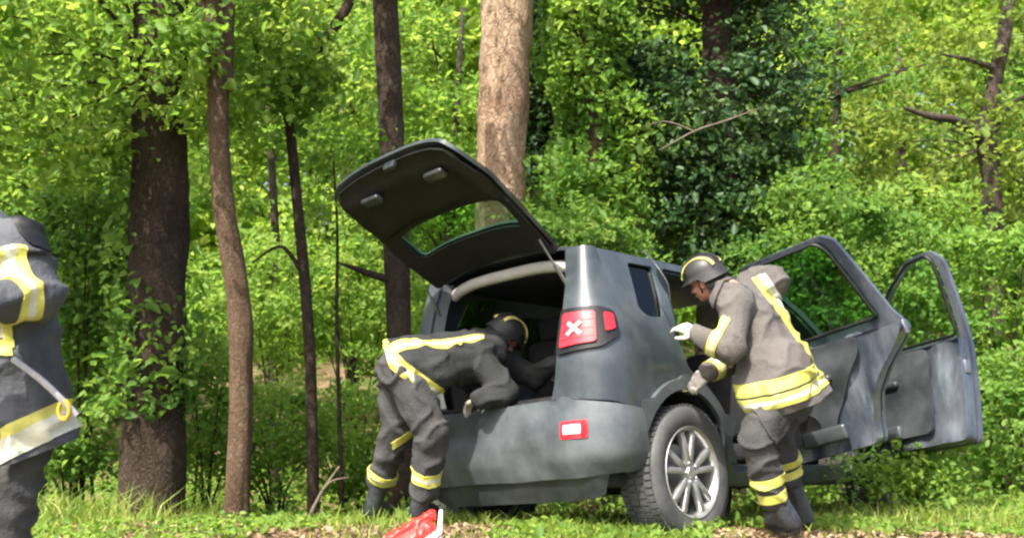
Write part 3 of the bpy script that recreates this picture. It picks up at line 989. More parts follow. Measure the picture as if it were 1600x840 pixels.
def door(root, ap, hx, ang, tilt, front, win, trimpoly):
    """door modelled closed, hinged at x=hx; opened by ang"""
    hinge = Vector((hx, -0.875, 0.8))
    outl = rounded(ap, 0.035)
    def skin(x, z): return wrap(U(x), z, 0.0)
    bm = sheet(outl, [rounded(win, 0.04)], skin, 0.04, -0.035)
    for v in bm.verts: v.co -= hinge
    d = obj('front_door' if front else 'rear_door', bm, M['door_metal'], root, 40)
    # inner sheet metal (painted), stands inboard of the skin; the lower half only
    low = [p for p in outl if p[1] < 0.99]
    def inner(dep):
        def f(x, z):
            q = wrap(U(x), z, 0.0); q.y += dep
            return q
        return f
    lowp = [tuple(p) for p in low]
    bm = sheet(lowp, [], inner(0.13), 0.035, -0.02, lambda c: Vector((0, 0.024 * noise.noise(c * 5) + 0.012 * math.sin(c.x * 24 + 5 * noise.noise(c * 2.5)), 0)))
    # shut faces joining skin and inner sheet along the edge
    dl = dens(lowp, 0.04)
    va = [bm.verts.new(inner(0.03)(*p)) for p in dl]; vb = [bm.verts.new(inner(0.135)(*p)) for p in dl]
    for i in range(len(dl)):
        j = (i + 1) % len(dl)
        bm.faces.new((va[i], va[j], vb[j], vb[i]))
    for v in bm.verts: v.co -= hinge
    me_o = obj('inner_panel', bm, M['door_metal'], d, 60)
    # trim with armrest, pocket, pull
    bm = sheet(rounded(trimpoly, 0.06), [], inner(0.172), 0.04, -0.02, lambda c: Vector((0, 0.018 * math.exp(-((c.z - 0.78) / 0.07) ** 2) - 0.012 * math.exp(-((c.z - 0.6) / 0.06) ** 2) + 0.013 * noise.noise(c * 4.5), 0)))
    for v in bm.verts: v.co -= hinge
    tr = obj('trim_panel', bm, M['trim'], d, 40)
    xa = min(p[0] for p in trimpoly); xb = max(p[0] for p in trimpoly); xm = (xa + xb) / 2 + 0.06
    bm = bmesh.new()
    q = inner(0.20)(xm, 0.76)
    box(bm, q - hinge, ((xb - xa) * 0.5, 0.05, 0.05), None, 0.02, 3)
    obj('armrest', bm, M['trim'], d, 40)
    bm = bmesh.new()
    q = inner(0.185)(xm, 0.42)
    box(bm, q - hinge, ((xb - xa) * 0.5, 0.05, 0.10), None, 0.02, 3)
    obj('door_pocket', bm, M['trim'], d, 40)
    bm = bmesh.new()
    q = inner(0.185)(xm + 0.16, 0.88)
    box(bm, q - hinge, (0.10, 0.03, 0.035), None, 0.01, 2)
    obj('inside_handle', bm, M['steel'], d, 40)
    bm = bmesh.new()
    q = wrap(U(min(p[0] for p in ap) + 0.16), 0.90, 0.03)
    box(bm, q - hinge, (0.17, 0.025, 0.03), None, 0.01, 2)
    obj('outside_handle', bm, M['paint'], d, 40)
    bm = bmesh.new()
    lathe(bm, [(.001, .008), (.055, .006), (.075, .010), (.082, 0), (.001, -.004)], 24)
    sp = obj('speaker', bm, M['black'], d, 40)
    sp.location = inner(0.172)(xb - 0.16, 0.50) - hinge
    # latch on the shut edge
    bm = bmesh.new()
    xl = min(p[0] for p in ap if 0.75 < p[1] < 1.1)
    q = inner(0.08)(xl - 0.004, 0.80 if front else 0.93)
    box(bm, q - hinge, (0.012, 0.05, 0.09), None, 0.004, 2)
    obj('latch', bm, M['steel'], d, 40)
    # glass
    bm = sheet([(x * 1.0, z) for x, z in rounded([(p[0] + (0.012 if p[0] < sum(t[0] for t in win) / len(win) else -0.012) * -1, p[1] + (0.012 if p[1] > 1.2 else -0.012)) for p in win], 0.03)], [], inner(0.018), 0.06, -0.004)
    for v in bm.verts: v.co -= hinge
    obj('window_glass', bm, M['glass'] if front else M['glass_dark'], d, 60)
    # rubber seal round the window
    bm = bmesh.new()
    wl = dens(rounded(win, 0.04), 0.05)
    pts = [tuple(inner(0.04)(*p) - hinge) for p in wl]
    tube(bm, pts + [pts[0]], [0.012] * (len(pts) + 1), 6)
    obj('window_seal', bm, M['black'], d, 60)
    d.location = hinge
    d.rotation_euler = (tilt[0], tilt[1], ang)
    return d


def build_car():
    root = empty('crashed_car')
    root.matrix_world = CARM
    tag(root, 'dark grey crossover car tilted down the bank with its tailgate and right doors wide open', 'car')
    rnd = lambda c: Vector((0.006 * noise.noise(c * 4), 0.008 * noise.noise(c * 3 + Vector((5, 0, 0))), 0))
    # right and left body sides
    qwin = [(-.29, 1.26), (-.215, 1.565), (.045, 1.57), (.0, 1.38), (-.06, 1.22), (-.22, 1.21)]
    def side_poly():
        p = [(.50, .735), (.53, .82), (.555, .95), (.575, 1.15), (.575, 1.40), (.545, 1.60), (.545, 1.625), (U(1.52), 1.625), (U(1.78), 1.47), (U(2.22), 1.06), (U(2.32), 1.02),
             (U(2.32), .45), (U(2.12), .24), (U(.47), .24), (U(.445), .36)]
        p += [(U(a), b) for a, b in arch_pts(0, .455, 3, 150, 18)]
        p += [(U(-.47), .665), (U(-.62), .70), (SST + .05, .72), (.55, .725)]
        return p
    R_BODY = [(1.13, .30), (1.13, .95), (1.11, 1.50), (1.04, 1.575), (.16, 1.575), (.115, 1.53), (.03, 1.06), (.055, .92), (.215, .86), (.36, .735), (.465, .60), (.51, .45), (.53, .30)]
    hR = [[(U(a), b) for a, b in rounded(R_BODY, .06)], [(U(a), b) for a, b in rounded(F_AP, .06)], [(U(a), b) for a, b in rounded(qwin, .03)]]
    obj('body_side', sheet(side_poly(), hR, wrap, .04, -.018, rnd), M['paint'], root, 40)
    w1 = [(.30, 1.02), (.36, 1.50), (1.08, 1.50), (1.10, 1.02)]
    w2 = [(1.27, 1.02), (1.28, 1.50), (1.48, 1.50), (1.70, 1.40), (2.05, 1.06)]
    hL = [[(U(a), b) for a, b in rounded(k, .04)] for k in (w1, w2, qwin)]
    lbm = mirror(sheet(side_poly(), hL, wrap, .05, -.018))
    for v in lbm.verts:      # left rear corner pushed in
        k = float(sstep(1.0, .62, v.co.z) * sstep(.35, -.35, v.co.x) * sstep(.40, .80, v.co.y))
        v.co.y -= .27 * k; v.co.x += .10 * k
    lb = obj('body_side', lbm, M['paint'], root, 40)
    for k in (w1, w2, qwin):
        g_ = [(U(a), b) for a, b in rounded(k, .03)]
        obj('window_glass', mirror(sheet(g_, [], lambda u, z: wrap(u, z, -.008), .08, -.004)), M['glass_black'], lb, 60)
    obj('quarter_window', sheet([(U(a), b) for a, b in rounded(qwin, .03)], [], lambda u, z: wrap(u, z, -.008), .06, -.004), M['glass_black'], root, 60)
    cp = [(.062, 1.575), (.14, 1.575), (.105, 1.40), (.035, 1.08), (-.01, 1.12), (-.035, 1.24), (.02, 1.38)]
    obj('pillar_cover', sheet([(U(a), b) for a, b in cp], [], lambda u, z: wrap(u, z, .012), .04, -.006), M['black'], root, 40)
    # aperture flange (inner edge of door openings)
    for nm, ap in (('door_frame', R_BODY), ('door_frame', F_AP)):
        bm = bmesh.new()
        lp = dens(rounded(ap, .06), .04)
        A = [bm.verts.new(wrap(U(a), b, -.012)) for a, b in lp]
        B = []
        for a, b in lp:
            q = wrap(U(a), b, -.012); q.y += .10; B.append(bm.verts.new(q))
        for i in range(len(lp)):
            j = (i + 1) % len(lp)
            bm.faces.new((A[i], A[j], B[j], B[i]))
        bmesh.ops.recalc_face_normals(bm, faces=bm.faces)
        bmesh.ops.solidify(bm, geom=bm.faces[:], thickness=.01)
        fr = obj(nm, bm, M['dusty'], root, 40)
        bm = bmesh.new()
        pts = []
        for a, b in lp:
            q = wrap(U(a), b, -.004); q.y += .03; pts.append(tuple(q))
        tube(bm, pts + [pts[0]], [.011] * (len(pts) + 1), 6)
        obj('door_seal', bm, M['black'], fr, 60)
    # torn seal hanging off the rear door opening
    bm = bmesh.new()
    pts = [CARI @ P(*p) for p in [(1005, 392, 6.55), (1022, 410, 6.42), (1042, 440, 6.35), (1047, 468, 6.33)]]
    tube(bm, pts, [.005] * 4, 6, 16)
    obj('torn_seal', bm, M['trim'], root, 60)
    # rear bumper
    def bofs(z):
        return .012 + .022 * math.sin(max(0, min(1, (z - .30) / .42)) * PI) - .05 * max(0, (.40 - z) / .12)
    def bmap(u, z): return wrap(u, z, bofs(z))
    ua = U(-.425)
    bp = [(-.60, .70), (-.5, .722), (.5, .722), (SST + .05, .71), (ua, .655), (ua + .02, .52), (ua + .06, .40), (ua + .02, .33), (SST, .295), (-.55, .295), (-.615, .36), (-.60, .44), (-.635, .54), (-.605, .62)]
    obj('rear_bumper', sheet(bp, [], bmap, .03, -.02, lambda c: Vector((.010 * noise.noise(c * 5) + .030 * math.exp(-((c.y + .30) / .16) ** 2 - ((c.z - .40) / .06) ** 2) + .018 * math.exp(-((c.y - .25) / .2) ** 2 - ((c.z - .56) / .05) ** 2), .008 * noise.noise(c * 4), .006 * noise.noise(c * 3)))), M['dusty'], root, 40)
    vp = [(-.58, .36), (.86, .36), (.80, .20), (.60, .17), (-.50, .17), (-.56, .22)]
    obj('rear_valance', sheet(vp, [], lambda u, z: wrap(u, z, -.01 - .10 * (.36 - z) / .2), .05, -.02, rnd), M['trim'], root, 40)
    # step of the bumper under the hatch, with sill plate
    bm = bmesh.new()
    t0 = dens([(-.60, 0), (.90, 0)], .04, False)
    A = [bm.verts.new(wrap(p[0], .722, bofs(.722) - .002)) for p in t0]; B = [bm.verts.new(wrap(p[0], .742, -.03)) for p in t0]
    for i in range(len(t0) - 1): bm.faces.new((A[i], A[i + 1], B[i + 1], B[i]))
    bmesh.ops.solidify(bm, geom=bm.faces[:], thickness=.012)
    obj('bumper_step', bm, M['dusty'], root, 40)
    bm = bmesh.new(); box(bm, (-.66, 0, .735), (.07, 1.02, .05), None, .012)
    obj('sill_plate', bm, M['black'], root, 40)
    # hatch opening flange
    half = smooth_path(HATCH, 24)
    for sgn in (1, -1):
        bm = bmesh.new()
        A = [bm.verts.new(wrap(sgn * a, b, -.004)) for a, b in half]
        B = [bm.verts.new(wrap(sgn * (a - .03), b, -.07)) for a, b in half]
        for i in range(len(half) - 1): bm.faces.new((A[i], A[i + 1], B[i + 1], B[i]) if sgn > 0 else (A[i + 1], A[i], B[i], B[i + 1]))
        bmesh.ops.recalc_face_normals(bm, faces=bm.faces)
        bmesh.ops.solidify(bm, geom=bm.faces[:], thickness=.01)
        obj('hatch_frame', bm, M['dusty'], root, 40)
    # wheel arch mouldings and liners
    for sgn in (1, -1):
        for cx, r0 in ((0, .425), (2.57, .425)):
            po = arch_pts(cx, .49, 0, 180 if cx else 156, 24); pi_ = arch_pts(cx, r0, 180 if cx else 156, 0, 24)
            bm = sheet([(U(a), b) for a, b in po + pi_], [], lambda u, z: wrap(u, z, .016), .035, -.03)
            if sgn < 0: mirror(bm)
            obj('wheel_arch', bm, M['dusty'] if cx == 0 else M['black'], root, 40)
            bm = bmesh.new()
            n = 20
            rr = []
            for k in range(n + 1):
                t = PI * k / n
                rr.append([bm.verts.new((cx + .42 * math.cos(t), sgn * yy, .36 + .42 * math.sin(t))) for yy in (-.85, -.56)])
            for k in range(n): bm.faces.new((rr[k][0], rr[k][1], rr[k + 1][1], rr[k + 1][0]))
            bm.faces.new([r_[1] for r_ in rr])
            obj('arch_liner', bm, M['under'], root, 60)
    # roof
    bm = bmesh.new()
    nx_, ny_ = 26, 25
    rows = []
    for i in range(nx_):
        x = -.585 + (1.53 + .585) * i / (nx_ - 1)
        row = []
        for j in range(ny_):
            t = -1 + 2 * j / (ny_ - 1)
            z = 1.622 + .075 * (1 - abs(t) ** 3.2) * (1 - .35 * abs((x - .5) / 1.1) ** 3) - .035 * max(0, (x - .7) / .9) ** 2
            row.append(bm.verts.new((x - .03 * (1 - t * t) * (1 if i == 0 else 0), t * .668, z)))
        rows.append(row)
    for i in range(nx_ - 1):
        for j in range(ny_ - 1): bm.faces.new((rows[i][j], rows[i + 1][j], rows[i + 1][j + 1], rows[i][j + 1]))
    bmesh.ops.recalc_face_normals(bm, faces=bm.faces)
    bmesh.ops.solidify(bm, geom=bm.faces[:], thickness=.02)
    obj('roof', bm, M['paint'], root, 40)
    # headliner and pale header over the hatch
    bm = bmesh.new(); box(bm, (.48, 0, 1.585), (1.90, 1.20, .02), None, .006)
    obj('headliner', bm, M['trim'], root, 40)
    bm = bmesh.new()
    pts = [(-.545 + .05 * (abs(t) ** 3), t * .535, 1.575 - .045 * abs(t) ** 4) for t in np.linspace(-1, 1, 21)]
    tube(bm, pts, [.038] * 21, 8)
    obj('hatch_header', bm, M['liner'], root, 60)
    # front end
    bm = bmesh.new()
    A = [(1.52, .60, 1.60), (1.52, -.60, 1.60), (2.30, -.74, 1.03), (2.30, .74, 1.03)]
    bm.faces.new([bm.verts.new(p) for p in A]); bmesh.ops.subdivide_edges(bm, edges=bm.edges[:], cuts=6, use_grid_fill=True)
    for v in bm.verts: v.co.x += .06 * (1 - (v.co.y / .7) ** 2)
    bmesh.ops.solidify(bm, geom=bm.faces[:], thickness=.006)
    obj('windscreen', bm, M['glass'], root, 60)
    bm = bmesh.new()
    A = [(2.28, .76, 1.035), (2.28, -.76, 1.035), (3.32, -.70, .93), (3.32, .70, .93)]
    bm.faces.new([bm.verts.new(p) for p in A]); bmesh.ops.subdivide_edges(bm, edges=bm.edges[:], cuts=8, use_grid_fill=True)
    for v in bm.verts:
        v.co.z += .045 * (1 - (v.co.y / .76) ** 4) + .03 * noise.noise(v.co * 2.2)
    bmesh.ops.recalc_face_normals(bm, faces=bm.faces)
    bmesh.ops.solidify(bm, geom=bm.faces[:], thickness=.015)
    obj('bonnet', bm, M['paint'], root, 40)
    for s in (1, -1):
        fp = [(U(2.325), 1.02), (U(2.325), .45), (U(2.30), .24)] 
        fp = [(U(2.325), 1.02), (U(3.25), .93), (U(3.36), .80), (U(3.36), .42), (U(3.02), .40)] + [(U(a), b) for a, b in arch_pts(2.57, .44, 5, 178, 18)] + [(U(2.135), .25), (U(2.325), .45)][1:]
        bm = sheet(rounded(fp, .0), [], wrap, .05, -.015, rnd)
        if s < 0: mirror(bm)
        obj('front_wing', bm, M['paint'], root, 40)
    bm = bmesh.new()
    box(bm, (3.37, 0, .62), (.12, 1.50, .62), None, .05, 3)
    obj('front_bumper', bm, M['paint'], root, 40)
    bm = bmesh.new()
    for k in range(7): box(bm, (3.44, -.33 + .11 * k, .76), (.02, .06, .15), None, .01)
    obj('grille', bm, M['black'], root, 40)
    for s in (-1, 1):
        bm = bmesh.new(); lathe(bm, [(.001, .03), (.07, .025), (.09, 0), (.09, -.03), (.001, -.03)], 24)
        o = obj('headlight', bm, M['lamp_white'], root, 40); o.rotation_euler = (0, 0, -PI / 2); o.location = (3.44, s * .56, .77)
    # floor, boot lining, seats, dashboard
    bm = bmesh.new(); box(bm, (1.3, 0, .27), (3.9, 1.46, .08), None, .02); box(bm, (.0, 0, .44), (1.2, 1.10, .22), None, .03)
    obj('floor_pan', bm, M['under'], root, 40)
    for s in (-1, 1):
        bm = bmesh.new(); box(bm, (1.3, s * .76, .28), (1.66, .14, .14), None, .02)
        obj('sill', bm, M['paint'] if s < 0 else M['under'], root, 40)
        bm = bmesh.new(); box(bm, (-.22, s * .62, .82), (.72, .08, .62), None, .03)
        obj('boot_lining', bm, M['black'], root, 40)
    bm = bmesh.new(); box(bm, (-.24, 0, .60), (.76, 1.1, .05), None, .01)
    obj('boot_floor', bm, M['black'], root, 40)
    def seat(x, y, w_, nm, z0=.36):
        st = empty(nm, (x, y, z0), root)
        bm = bmesh.new(); box(bm, (.05, 0, .13), (.50, w_, .16), Matrix.Rotation(-.1, 3, 'Y'), .05, 3)
        obj('cushion', bm, M['seat'], st, 40)
        bm = bmesh.new(); box(bm, (-.24, 0, .50 if w_ < .7 else .54), (.14, w_, .62 if w_ < .7 else .78), Matrix.Rotation(-.22, 3, 'Y'), .05, 3)
        obj('backrest', bm, M['seat'], st, 40)
        k = [0] if w_ < .7 else [-.36, 0, .36]
        for dy in k:
            bm = bmesh.new(); box(bm, (-.33, dy, .90 if w_ < .7 else 1.0), (.09, .24, .16), Matrix.Rotation(-.15, 3, 'Y'), .035, 3)
            tube(bm, [(-.31, dy - .05, .72), (-.32, dy - .05, .82)], [.006, .006], 6); tube(bm, [(-.31, dy + .05, .72), (-.32, dy + .05, .82)], [.006, .006], 6)
            obj('headrest', bm, M['seat'], st, 40)
    seat(.62, 0, 1.18, 'rear_seat')
    seat(1.50, -.36, .50, 'front_seat'); seat(1.50, .36, .50, 'front_seat')
    bm = bmesh.new(); box(bm, (2.12, 0, .86), (.36, 1.36, .30), None, .08, 3)
    obj('dashboard', bm, M['black'], root, 40)
    bm = bmesh.new()
    ring = [(0, .18 * math.cos(t), .18 * math.sin(t)) for t in np.linspace(0, 2 * PI, 25)]
    tube(bm, ring, [.014] * 25, 8); box(bm, (.01, 0, 0), (.03, .32, .04), None, .01); box(bm, (.08, 0, 0), (.16, .04, .04), None, .01)
    o = obj('steering_wheel', bm, M['black'], root, 60); o.location = (1.86, .36, .93); o.rotation_euler = (0, .4, 0)
    # tail lamps: dark surround, red lens, X
    for s in (1, -1):
        c_u, c_z = .70, 1.055
        su = [(.562, .975), (.584, 1.245), (.84, 1.245), (.945, 1.215), (.945, 1.08), (.84, 1.005)]
        def L_(off): return lambda u, z: wrap(s * u, z, off + .014)
        lp = obj('tail_lamp', sheet(rounded(su, .03), [], L_(.026), .03, .012), M['black'], root, 40)
        rd = [(.600, 1.015), (.614, 1.215), (.810, 1.215), (.810, 1.035)]
        obj('red_lens', sheet(rounded(rd, .02), [], L_(.040), .03, .012), M['lamp_red'], lp, 40)
        for z_ in (1.055, 1.105, 1.155):
            obj('lens_rib', sheet([(.610, z_), (.806, z_ + .012), (.806, z_ + .018), (.610, z_ + .006)], [], L_(.0435), .03, .004), M['lamp_dark'], lp, 40)
        sd = [(.862, 1.09), (.862, 1.21), (.920, 1.195), (.920, 1.11)]
        obj('side_lens', sheet(rounded(sd, .015), [], L_(.038), .03, .012), M['lamp_red'], lp, 40)
        for k in (-1, 1):
            a = k * math.radians(45); cx, cz = .698, 1.118
            dv = np.array([math.cos(a), math.sin(a)]); nv = np.array([-dv[1], dv[0]])
            bar = [np.array([cx, cz]) + dv * e * .050 + nv * f * .010 for e, f in ((-1, -1), (1, -1), (1, 1), (-1, 1))]
            obj('cross_bar', sheet(bar, [], L_(.050 + .002 * k), .03, .008), M['lamp_white'], lp, 40)
        if s < 0: continue
        bl = [(.585, .50), (.585, .60), (.745, .60), (.745, .50)]
        def B_(off): return lambda u, z: wrap(s * u, z, bofs(z) + off)
        fo = obj('bumper_lamp', sheet(rounded(bl, .012), [], B_(.024), .03, .016), M['lamp_red'], root, 40)
        b2 = [(.615, .525), (.615, .578), (.715, .578), (.715, .525)]
        obj('lens', sheet(rounded(b2, .010), [], B_(.034), .03, .010), M['lamp_white'], fo, 40)
    # wheels
    wheel(root, 0, -.795, -1); wheel(root, 0, .795, 1); wheel(root, 2.57, -.77, -1, .25); wheel(root, 2.57, .77, 1, .25)
    bm = bmesh.new(); tube(bm, [(0, -.7, .33), (0, .7, .33)], [.05, .05], 10); box(bm, (.3, 0, .3), (.7, .5, .12), None, .03)
    tube(bm, [(-.62, .35, .24), (-.3, .35, .25), (.2, .3, .25)], [.035, .07, .03], 10)
    obj('rear_axle', bm, M['under'], root, 40)
    # doors
    rw = RAISE([(.325, 1.04), (.43, 1.48), (.475, 1.54), (1.03, 1.54), (1.075, 1.50), (1.09, 1.04)])
    rt = [(.46, .97), (1.07, .97), (1.08, .38), (.78, .38), (.72, .52), (.58, .72), (.46, .86)]
    door(root, RAISE(R_AP), 1.13, DOOR_R[0], DOOR_R[1:], False, rw, rt).location += Vector((-.010, -.034, .042))
    fw = RAISE([(1.29, 1.04), (1.29, 1.50), (1.325, 1.54), (1.49, 1.53), (1.69, 1.415), (2.08, 1.06), (2.06, 1.04)])
    ft = [(1.46, .97), (2.13, .97), (2.17, .50), (2.10, .38), (1.46, .38)]
    fd = door(root, RAISE(F_AP), 2.22, DOOR_F[0], DOOR_F[1:], True, fw, ft)
    fd.location += Vector((-.006, -.02, .037))
    # tailgate
    hinge = Vector((-.60, 0, 1.625))
    def tmap(y, s):
        x = -.15 * min(s, .5) / .5 - .03 * max(0, min(1, (s - .5) / .1)) - .02 * max(0, (s - .6)) / .3
        return Vector((x + .13 * (abs(y) / .6) ** 3, y, -s * 1.125))
    to = [(.50, .0), (.555, .06), (.585, .30), (.60, .50), (.60, .66), (.56, .82), (.50, .88), (-.50, .88), (-.56, .82), (-.60, .66), (-.60, .50), (-.585, .30), (-.555, .06), (-.50, .0)]
    tw = [(.47, .22), (.49, .43), (-.49, .43), (-.47, .22)]
    tg = obj('tailgate', sheet(rounded(to, .03), [rounded(tw, .05)], tmap, .04, -.022), M['paint'], root, 40)
    def tin(dp): return lambda y, s: tmap(y, s) + Vector((dp, 0, 0))
    ti = [(.565, .45), (.575, .64), (.545, .79), (.49, .855), (-.49, .855), (-.545, .79), (-.575, .64), (-.565, .45)]
    def trimdisp(c):
        e = min(1, max(0, (.57 - abs(c.y)) / .07)) * min(1, max(0, (-c.z - .50) / .06)) * min(1, max(0, (.93 + c.z) / .08))
        return Vector((.05 * e + .008 * noise.noise(c * 6), 0, 0))
    obj('inner_trim', sheet(ti, [], tin(.034), .035, -.012, trimdisp), M['black'], tg, 40)
    fr_o = [(.54, .03), (.57, .30), (.572, .455), (-.572, .455), (-.57, .30), (-.54, .03)]
    obj('window_frame', sheet(rounded(fr_o, .03), [rounded([(.455, .225), (.475, .42), (-.475, .42), (-.455, .225)], .05)], tin(.034), .04, -.012), M['black'], tg, 40)
    obj('rear_window', sheet(rounded([(.48, .21), (.50, .44), (-.50, .44), (-.48, .21)], .05), [], tin(.012), .06, -.004), M['glass_green'], tg, 60)
    for y in (-.30, .30):
        bm = bmesh.new(); box(bm, tmap(y, .74) + Vector((.115, 0, 0)), (.035, .16, .07), Matrix.Rotation(.1, 3, 'Y'), .015, 3)
        obj('pull_handle', bm, M['trim'], tg, 40)
    bm = bmesh.new(); box(bm, tmap(0, .85) + Vector((.05, 0, 0)), (.05, .10, .035), None, .01)
    obj('lock', bm, M['trim'], tg, 40)
    bm = bmesh.new(); box(bm, tmap(0, .64) + Vector((-.02, 0, 0)), (.012, .52, .11), None, .004)
    obj('plate_holder', bm, M['black'], tg, 40)
    tg.location = hinge + Vector((-.003, -.017, .045))
    tg.rotation_euler = (TG[1], TG[0], TG[2])
    # gas struts
    rot = tg.rotation_euler.to_matrix()
    for s in (-1, 1):
        a = Vector((-.585, s * .565, 1.36)); b = tg.location + rot @ (tmap(s * .545, .17) + Vector((.05, 0, 0)))
        m_ = a.lerp(b, .55)
        bm = bmesh.new(); tube(bm, [a, m_], [.012, .012], 8); tube(bm, [m_, b], [.006, .006], 8)
        obj('gas_strut', bm, M['steel'], root, 60)
    return root


DOOR_R = (1.571, -0.127, 0.170)
DOOR_F = (1.341, 0.12, 0.087)
TG = (1.902, 0.066, 0.02)


# ------------------------------------------------------------------ people
def cone_mesh(bm, p0, r0, p1, r1, seg=12):
    """closed capsule with two radii"""
    p0 = Vector(p0); p1 = Vector(p1)
    d = p1 - p0
    L = d.length
    d = d / L if L > 1e-6 else Vector((0, 0, 1))
    st = []
    for k in range(5):
        t = -PI / 2 + (PI / 2) * k / 4
        st.append((p0 + d * r0 * math.sin(t), r0 * max(math.cos(t), 0.03)))
    for k in range(5):
        t = (PI / 2) * k / 4
        st.append((p1 + d * r1 * math.sin(t), r1 * max(math.cos(t), 0.03)))
    tube(bm, [s[0] for s in st], [s[1] for s in st], seg)


def blob(bm, c, r, rot=None):
    m = Matrix.Translation(c) @ (rot.to_4x4() if rot else Matrix.Identity(4)) @ Matrix.Diagonal((*r, 1))
    bmesh.ops.create_uvsphere(bm, u_segments=20, v_segments=14, radius=1, matrix=m)


def fuse(name, bm, voxel, smooth=6, wr=0.0, wf=7.0, ax=None):
    """melt closed shapes into one continuous skin"""
    me = bpy.data.meshes.new('tmp'); bm.to_mesh(me); bm.free()
    o = bpy.data.objects.new('tmp', me); col.objects.link(o)
    m = o.modifiers.new('r', 'REMESH'); m.mode = 'VOXEL'; m.voxel_size = voxel; m.adaptivity = 0
    s = o.modifiers.new('s', 'SMOOTH'); s.factor = 0.5; s.iterations = smooth
    dg = bpy.context.evaluated_depsgraph_get()
    res = bpy.data.meshes.new_from_object(o.evaluated_get(dg))
    bpy.data.objects.remove(o); bpy.data.meshes.remove(me)
    res.name = name
    if wr:
        n = len(res.vertices)
        co = np.zeros(n * 3); res.vertices.foreach_get('co', co); co = co.reshape(-1, 3)
        nr = np.zeros(n * 3); res.vertices.foreach_get('normal', nr); nr = nr.reshape(-1, 3)
        dsp = np.empty(n)
        for i, c in enumerate(co):
            v = Vector(c)
            wv = noise.noise_vector(v * 4.0) * 0.12
            a = noise.noise(Vector(((v.x + wv.x) * wf, (v.y + wv.y) * wf, (v.z + wv.z) * wf * 1.6)))
            b = noise.noise((v + wv) * wf * 2.7)
            rg = max(0.0, 1 - 2.6 * abs(a))
            dsp[i] = rg * rg * 1.15 + b * 0.15 - 0.2
        co += nr * dsp[:, None] * wr
        res.vertices.foreach_set('co', co.ravel()); res.update()
    return res


def band(src, parent, c, n, wid, rad, mats, keep=None, off=0.006, base=None, clips=(), name='reflective_band'):
    """reflective tape: the strip of the garment surface between two planes, lifted off it"""
    base = base or Vector((0, 0, 0))
    c = Vector(c) - base; n = Vector(n).normalized()
    k = len(mats)
    for i, mt in enumerate(mats):
        a = -wid / 2 + wid * i / k; b = -wid / 2 + wid * (i + 1) / k
        bm = bmesh.new(); bm.from_mesh(src)
        kill = [v for v in bm.verts if (v.co - c).length > rad + 0.03 or abs((v.co - c).dot(n)) > wid + 0.05]
        bmesh.ops.delete(bm, geom=kill, context='VERTS')
        for pc, pn in ((c + n * a, -n), (c + n * b, n)):
            gm = bm.verts[:] + bm.edges[:] + bm.faces[:]
            bmesh.ops.bisect_plane(bm, geom=gm, plane_co=pc, plane_no=pn, clear_outer=True)
        for pc, pn in clips:
            bmesh.ops.bisect_plane(bm, geom=bm.verts[:] + bm.edges[:] + bm.faces[:], plane_co=Vector(pc) - base, plane_no=Vector(pn), clear_outer=True)
        if keep:
            bmesh.ops.delete(bm, geom=[v for v in bm.verts if not keep(v.co + base)], context='VERTS')
        bm.normal_update()
        if not bm.faces: bm.free(); continue
        nrm = {v: v.normal.copy() for v in bm.verts}
        top = {v: bm.verts.new(v.co + nrm[v] * off) for v in list(nrm)}
        low = list(bm.faces)
        rim = [e for e in bm.edges if len(e.link_faces) == 1]
        for e in rim:
            a_, b_ = e.verts
            bm.faces.new((a_, b_, top[b_], top[a_]))
        for f in low:
            bm.faces.new([top[v] for v in f.verts])
        bmesh.ops.delete(bm, geom=low, context='FACES_ONLY')
        bmesh.ops.recalc_face_normals(bm, faces=bm.faces)
        me = bpy.data.meshes.new(name); bm.to_mesh(me); bm.free()
        link(name, me, mt, parent, 50)


def hand_chain(bm, wrist, dirv, palm_n, rs=1.0, curl=0.5, side=1):
    """palm, four fingers and a thumb"""
    d = Vector(dirv).normalized(); nrm = Vector(palm_n); nrm = (nrm - d * nrm.dot(d)).normalized()
    lat = d.cross(nrm) * side
    wrist = Vector(wrist)
    k0 = wrist + d * 0.095
    for j, o in enumerate((-0.030, -0.010, 0.010, 0.030)):
        cone_mesh(bm, wrist + lat * o * 0.6 + d * 0.01, 0.017 * rs, k0 + lat * o, 0.0125 * rs, 8)
        L = (0.038, 0.044, 0.041, 0.031)[j]
        p = k0 + lat * o; dd = d.copy(); r = 0.0095 * rs
        for s in range(3):
            a = curl * (0.7 + 0.35 * s) + 0.06 * j
            dd = (d * math.cos(a) + nrm * math.sin(a)).normalized() if s == 0 else (dd * math.cos(curl * 0.8) + (nrm * d.dot(dd) - d * nrm.dot(dd)) * math.sin(curl * 0.8)).normalized()
            q_ = p + dd * L * (1, .72, .55)[s]
            cone_mesh(bm, p, r, q_, r * 0.9, 8)
            p = q_; r *= 0.92
    t0 = wrist + d * 0.03 - lat * 0.022
    t1 = t0 + (d * 0.6 - lat * 0.75 + nrm * 0.35).normalized() * 0.045
    t2 = t1 + (d * 0.9 - lat * 0.15 + nrm * 0.5).normalized() * 0.033
    t3 = t2 + (d * 0.9 + nrm * 0.5).normalized() * 0.026
    cone_mesh(bm, t0, .0155 * rs, t1, .013 * rs, 8); cone_mesh(bm, t1, .013 * rs, t2, .0105 * rs, 8); cone_mesh(bm, t2, .0105 * rs, t3, .009 * rs, 8)


def head_frame(fwd, up):
    f = Vector(fwd).normalized(); u = Vector(up); u = (u - f * u.dot(f)).normalized(); l = u.cross(f)
    return Matrix((f, l, u)).transposed()      # columns: forward, left, up


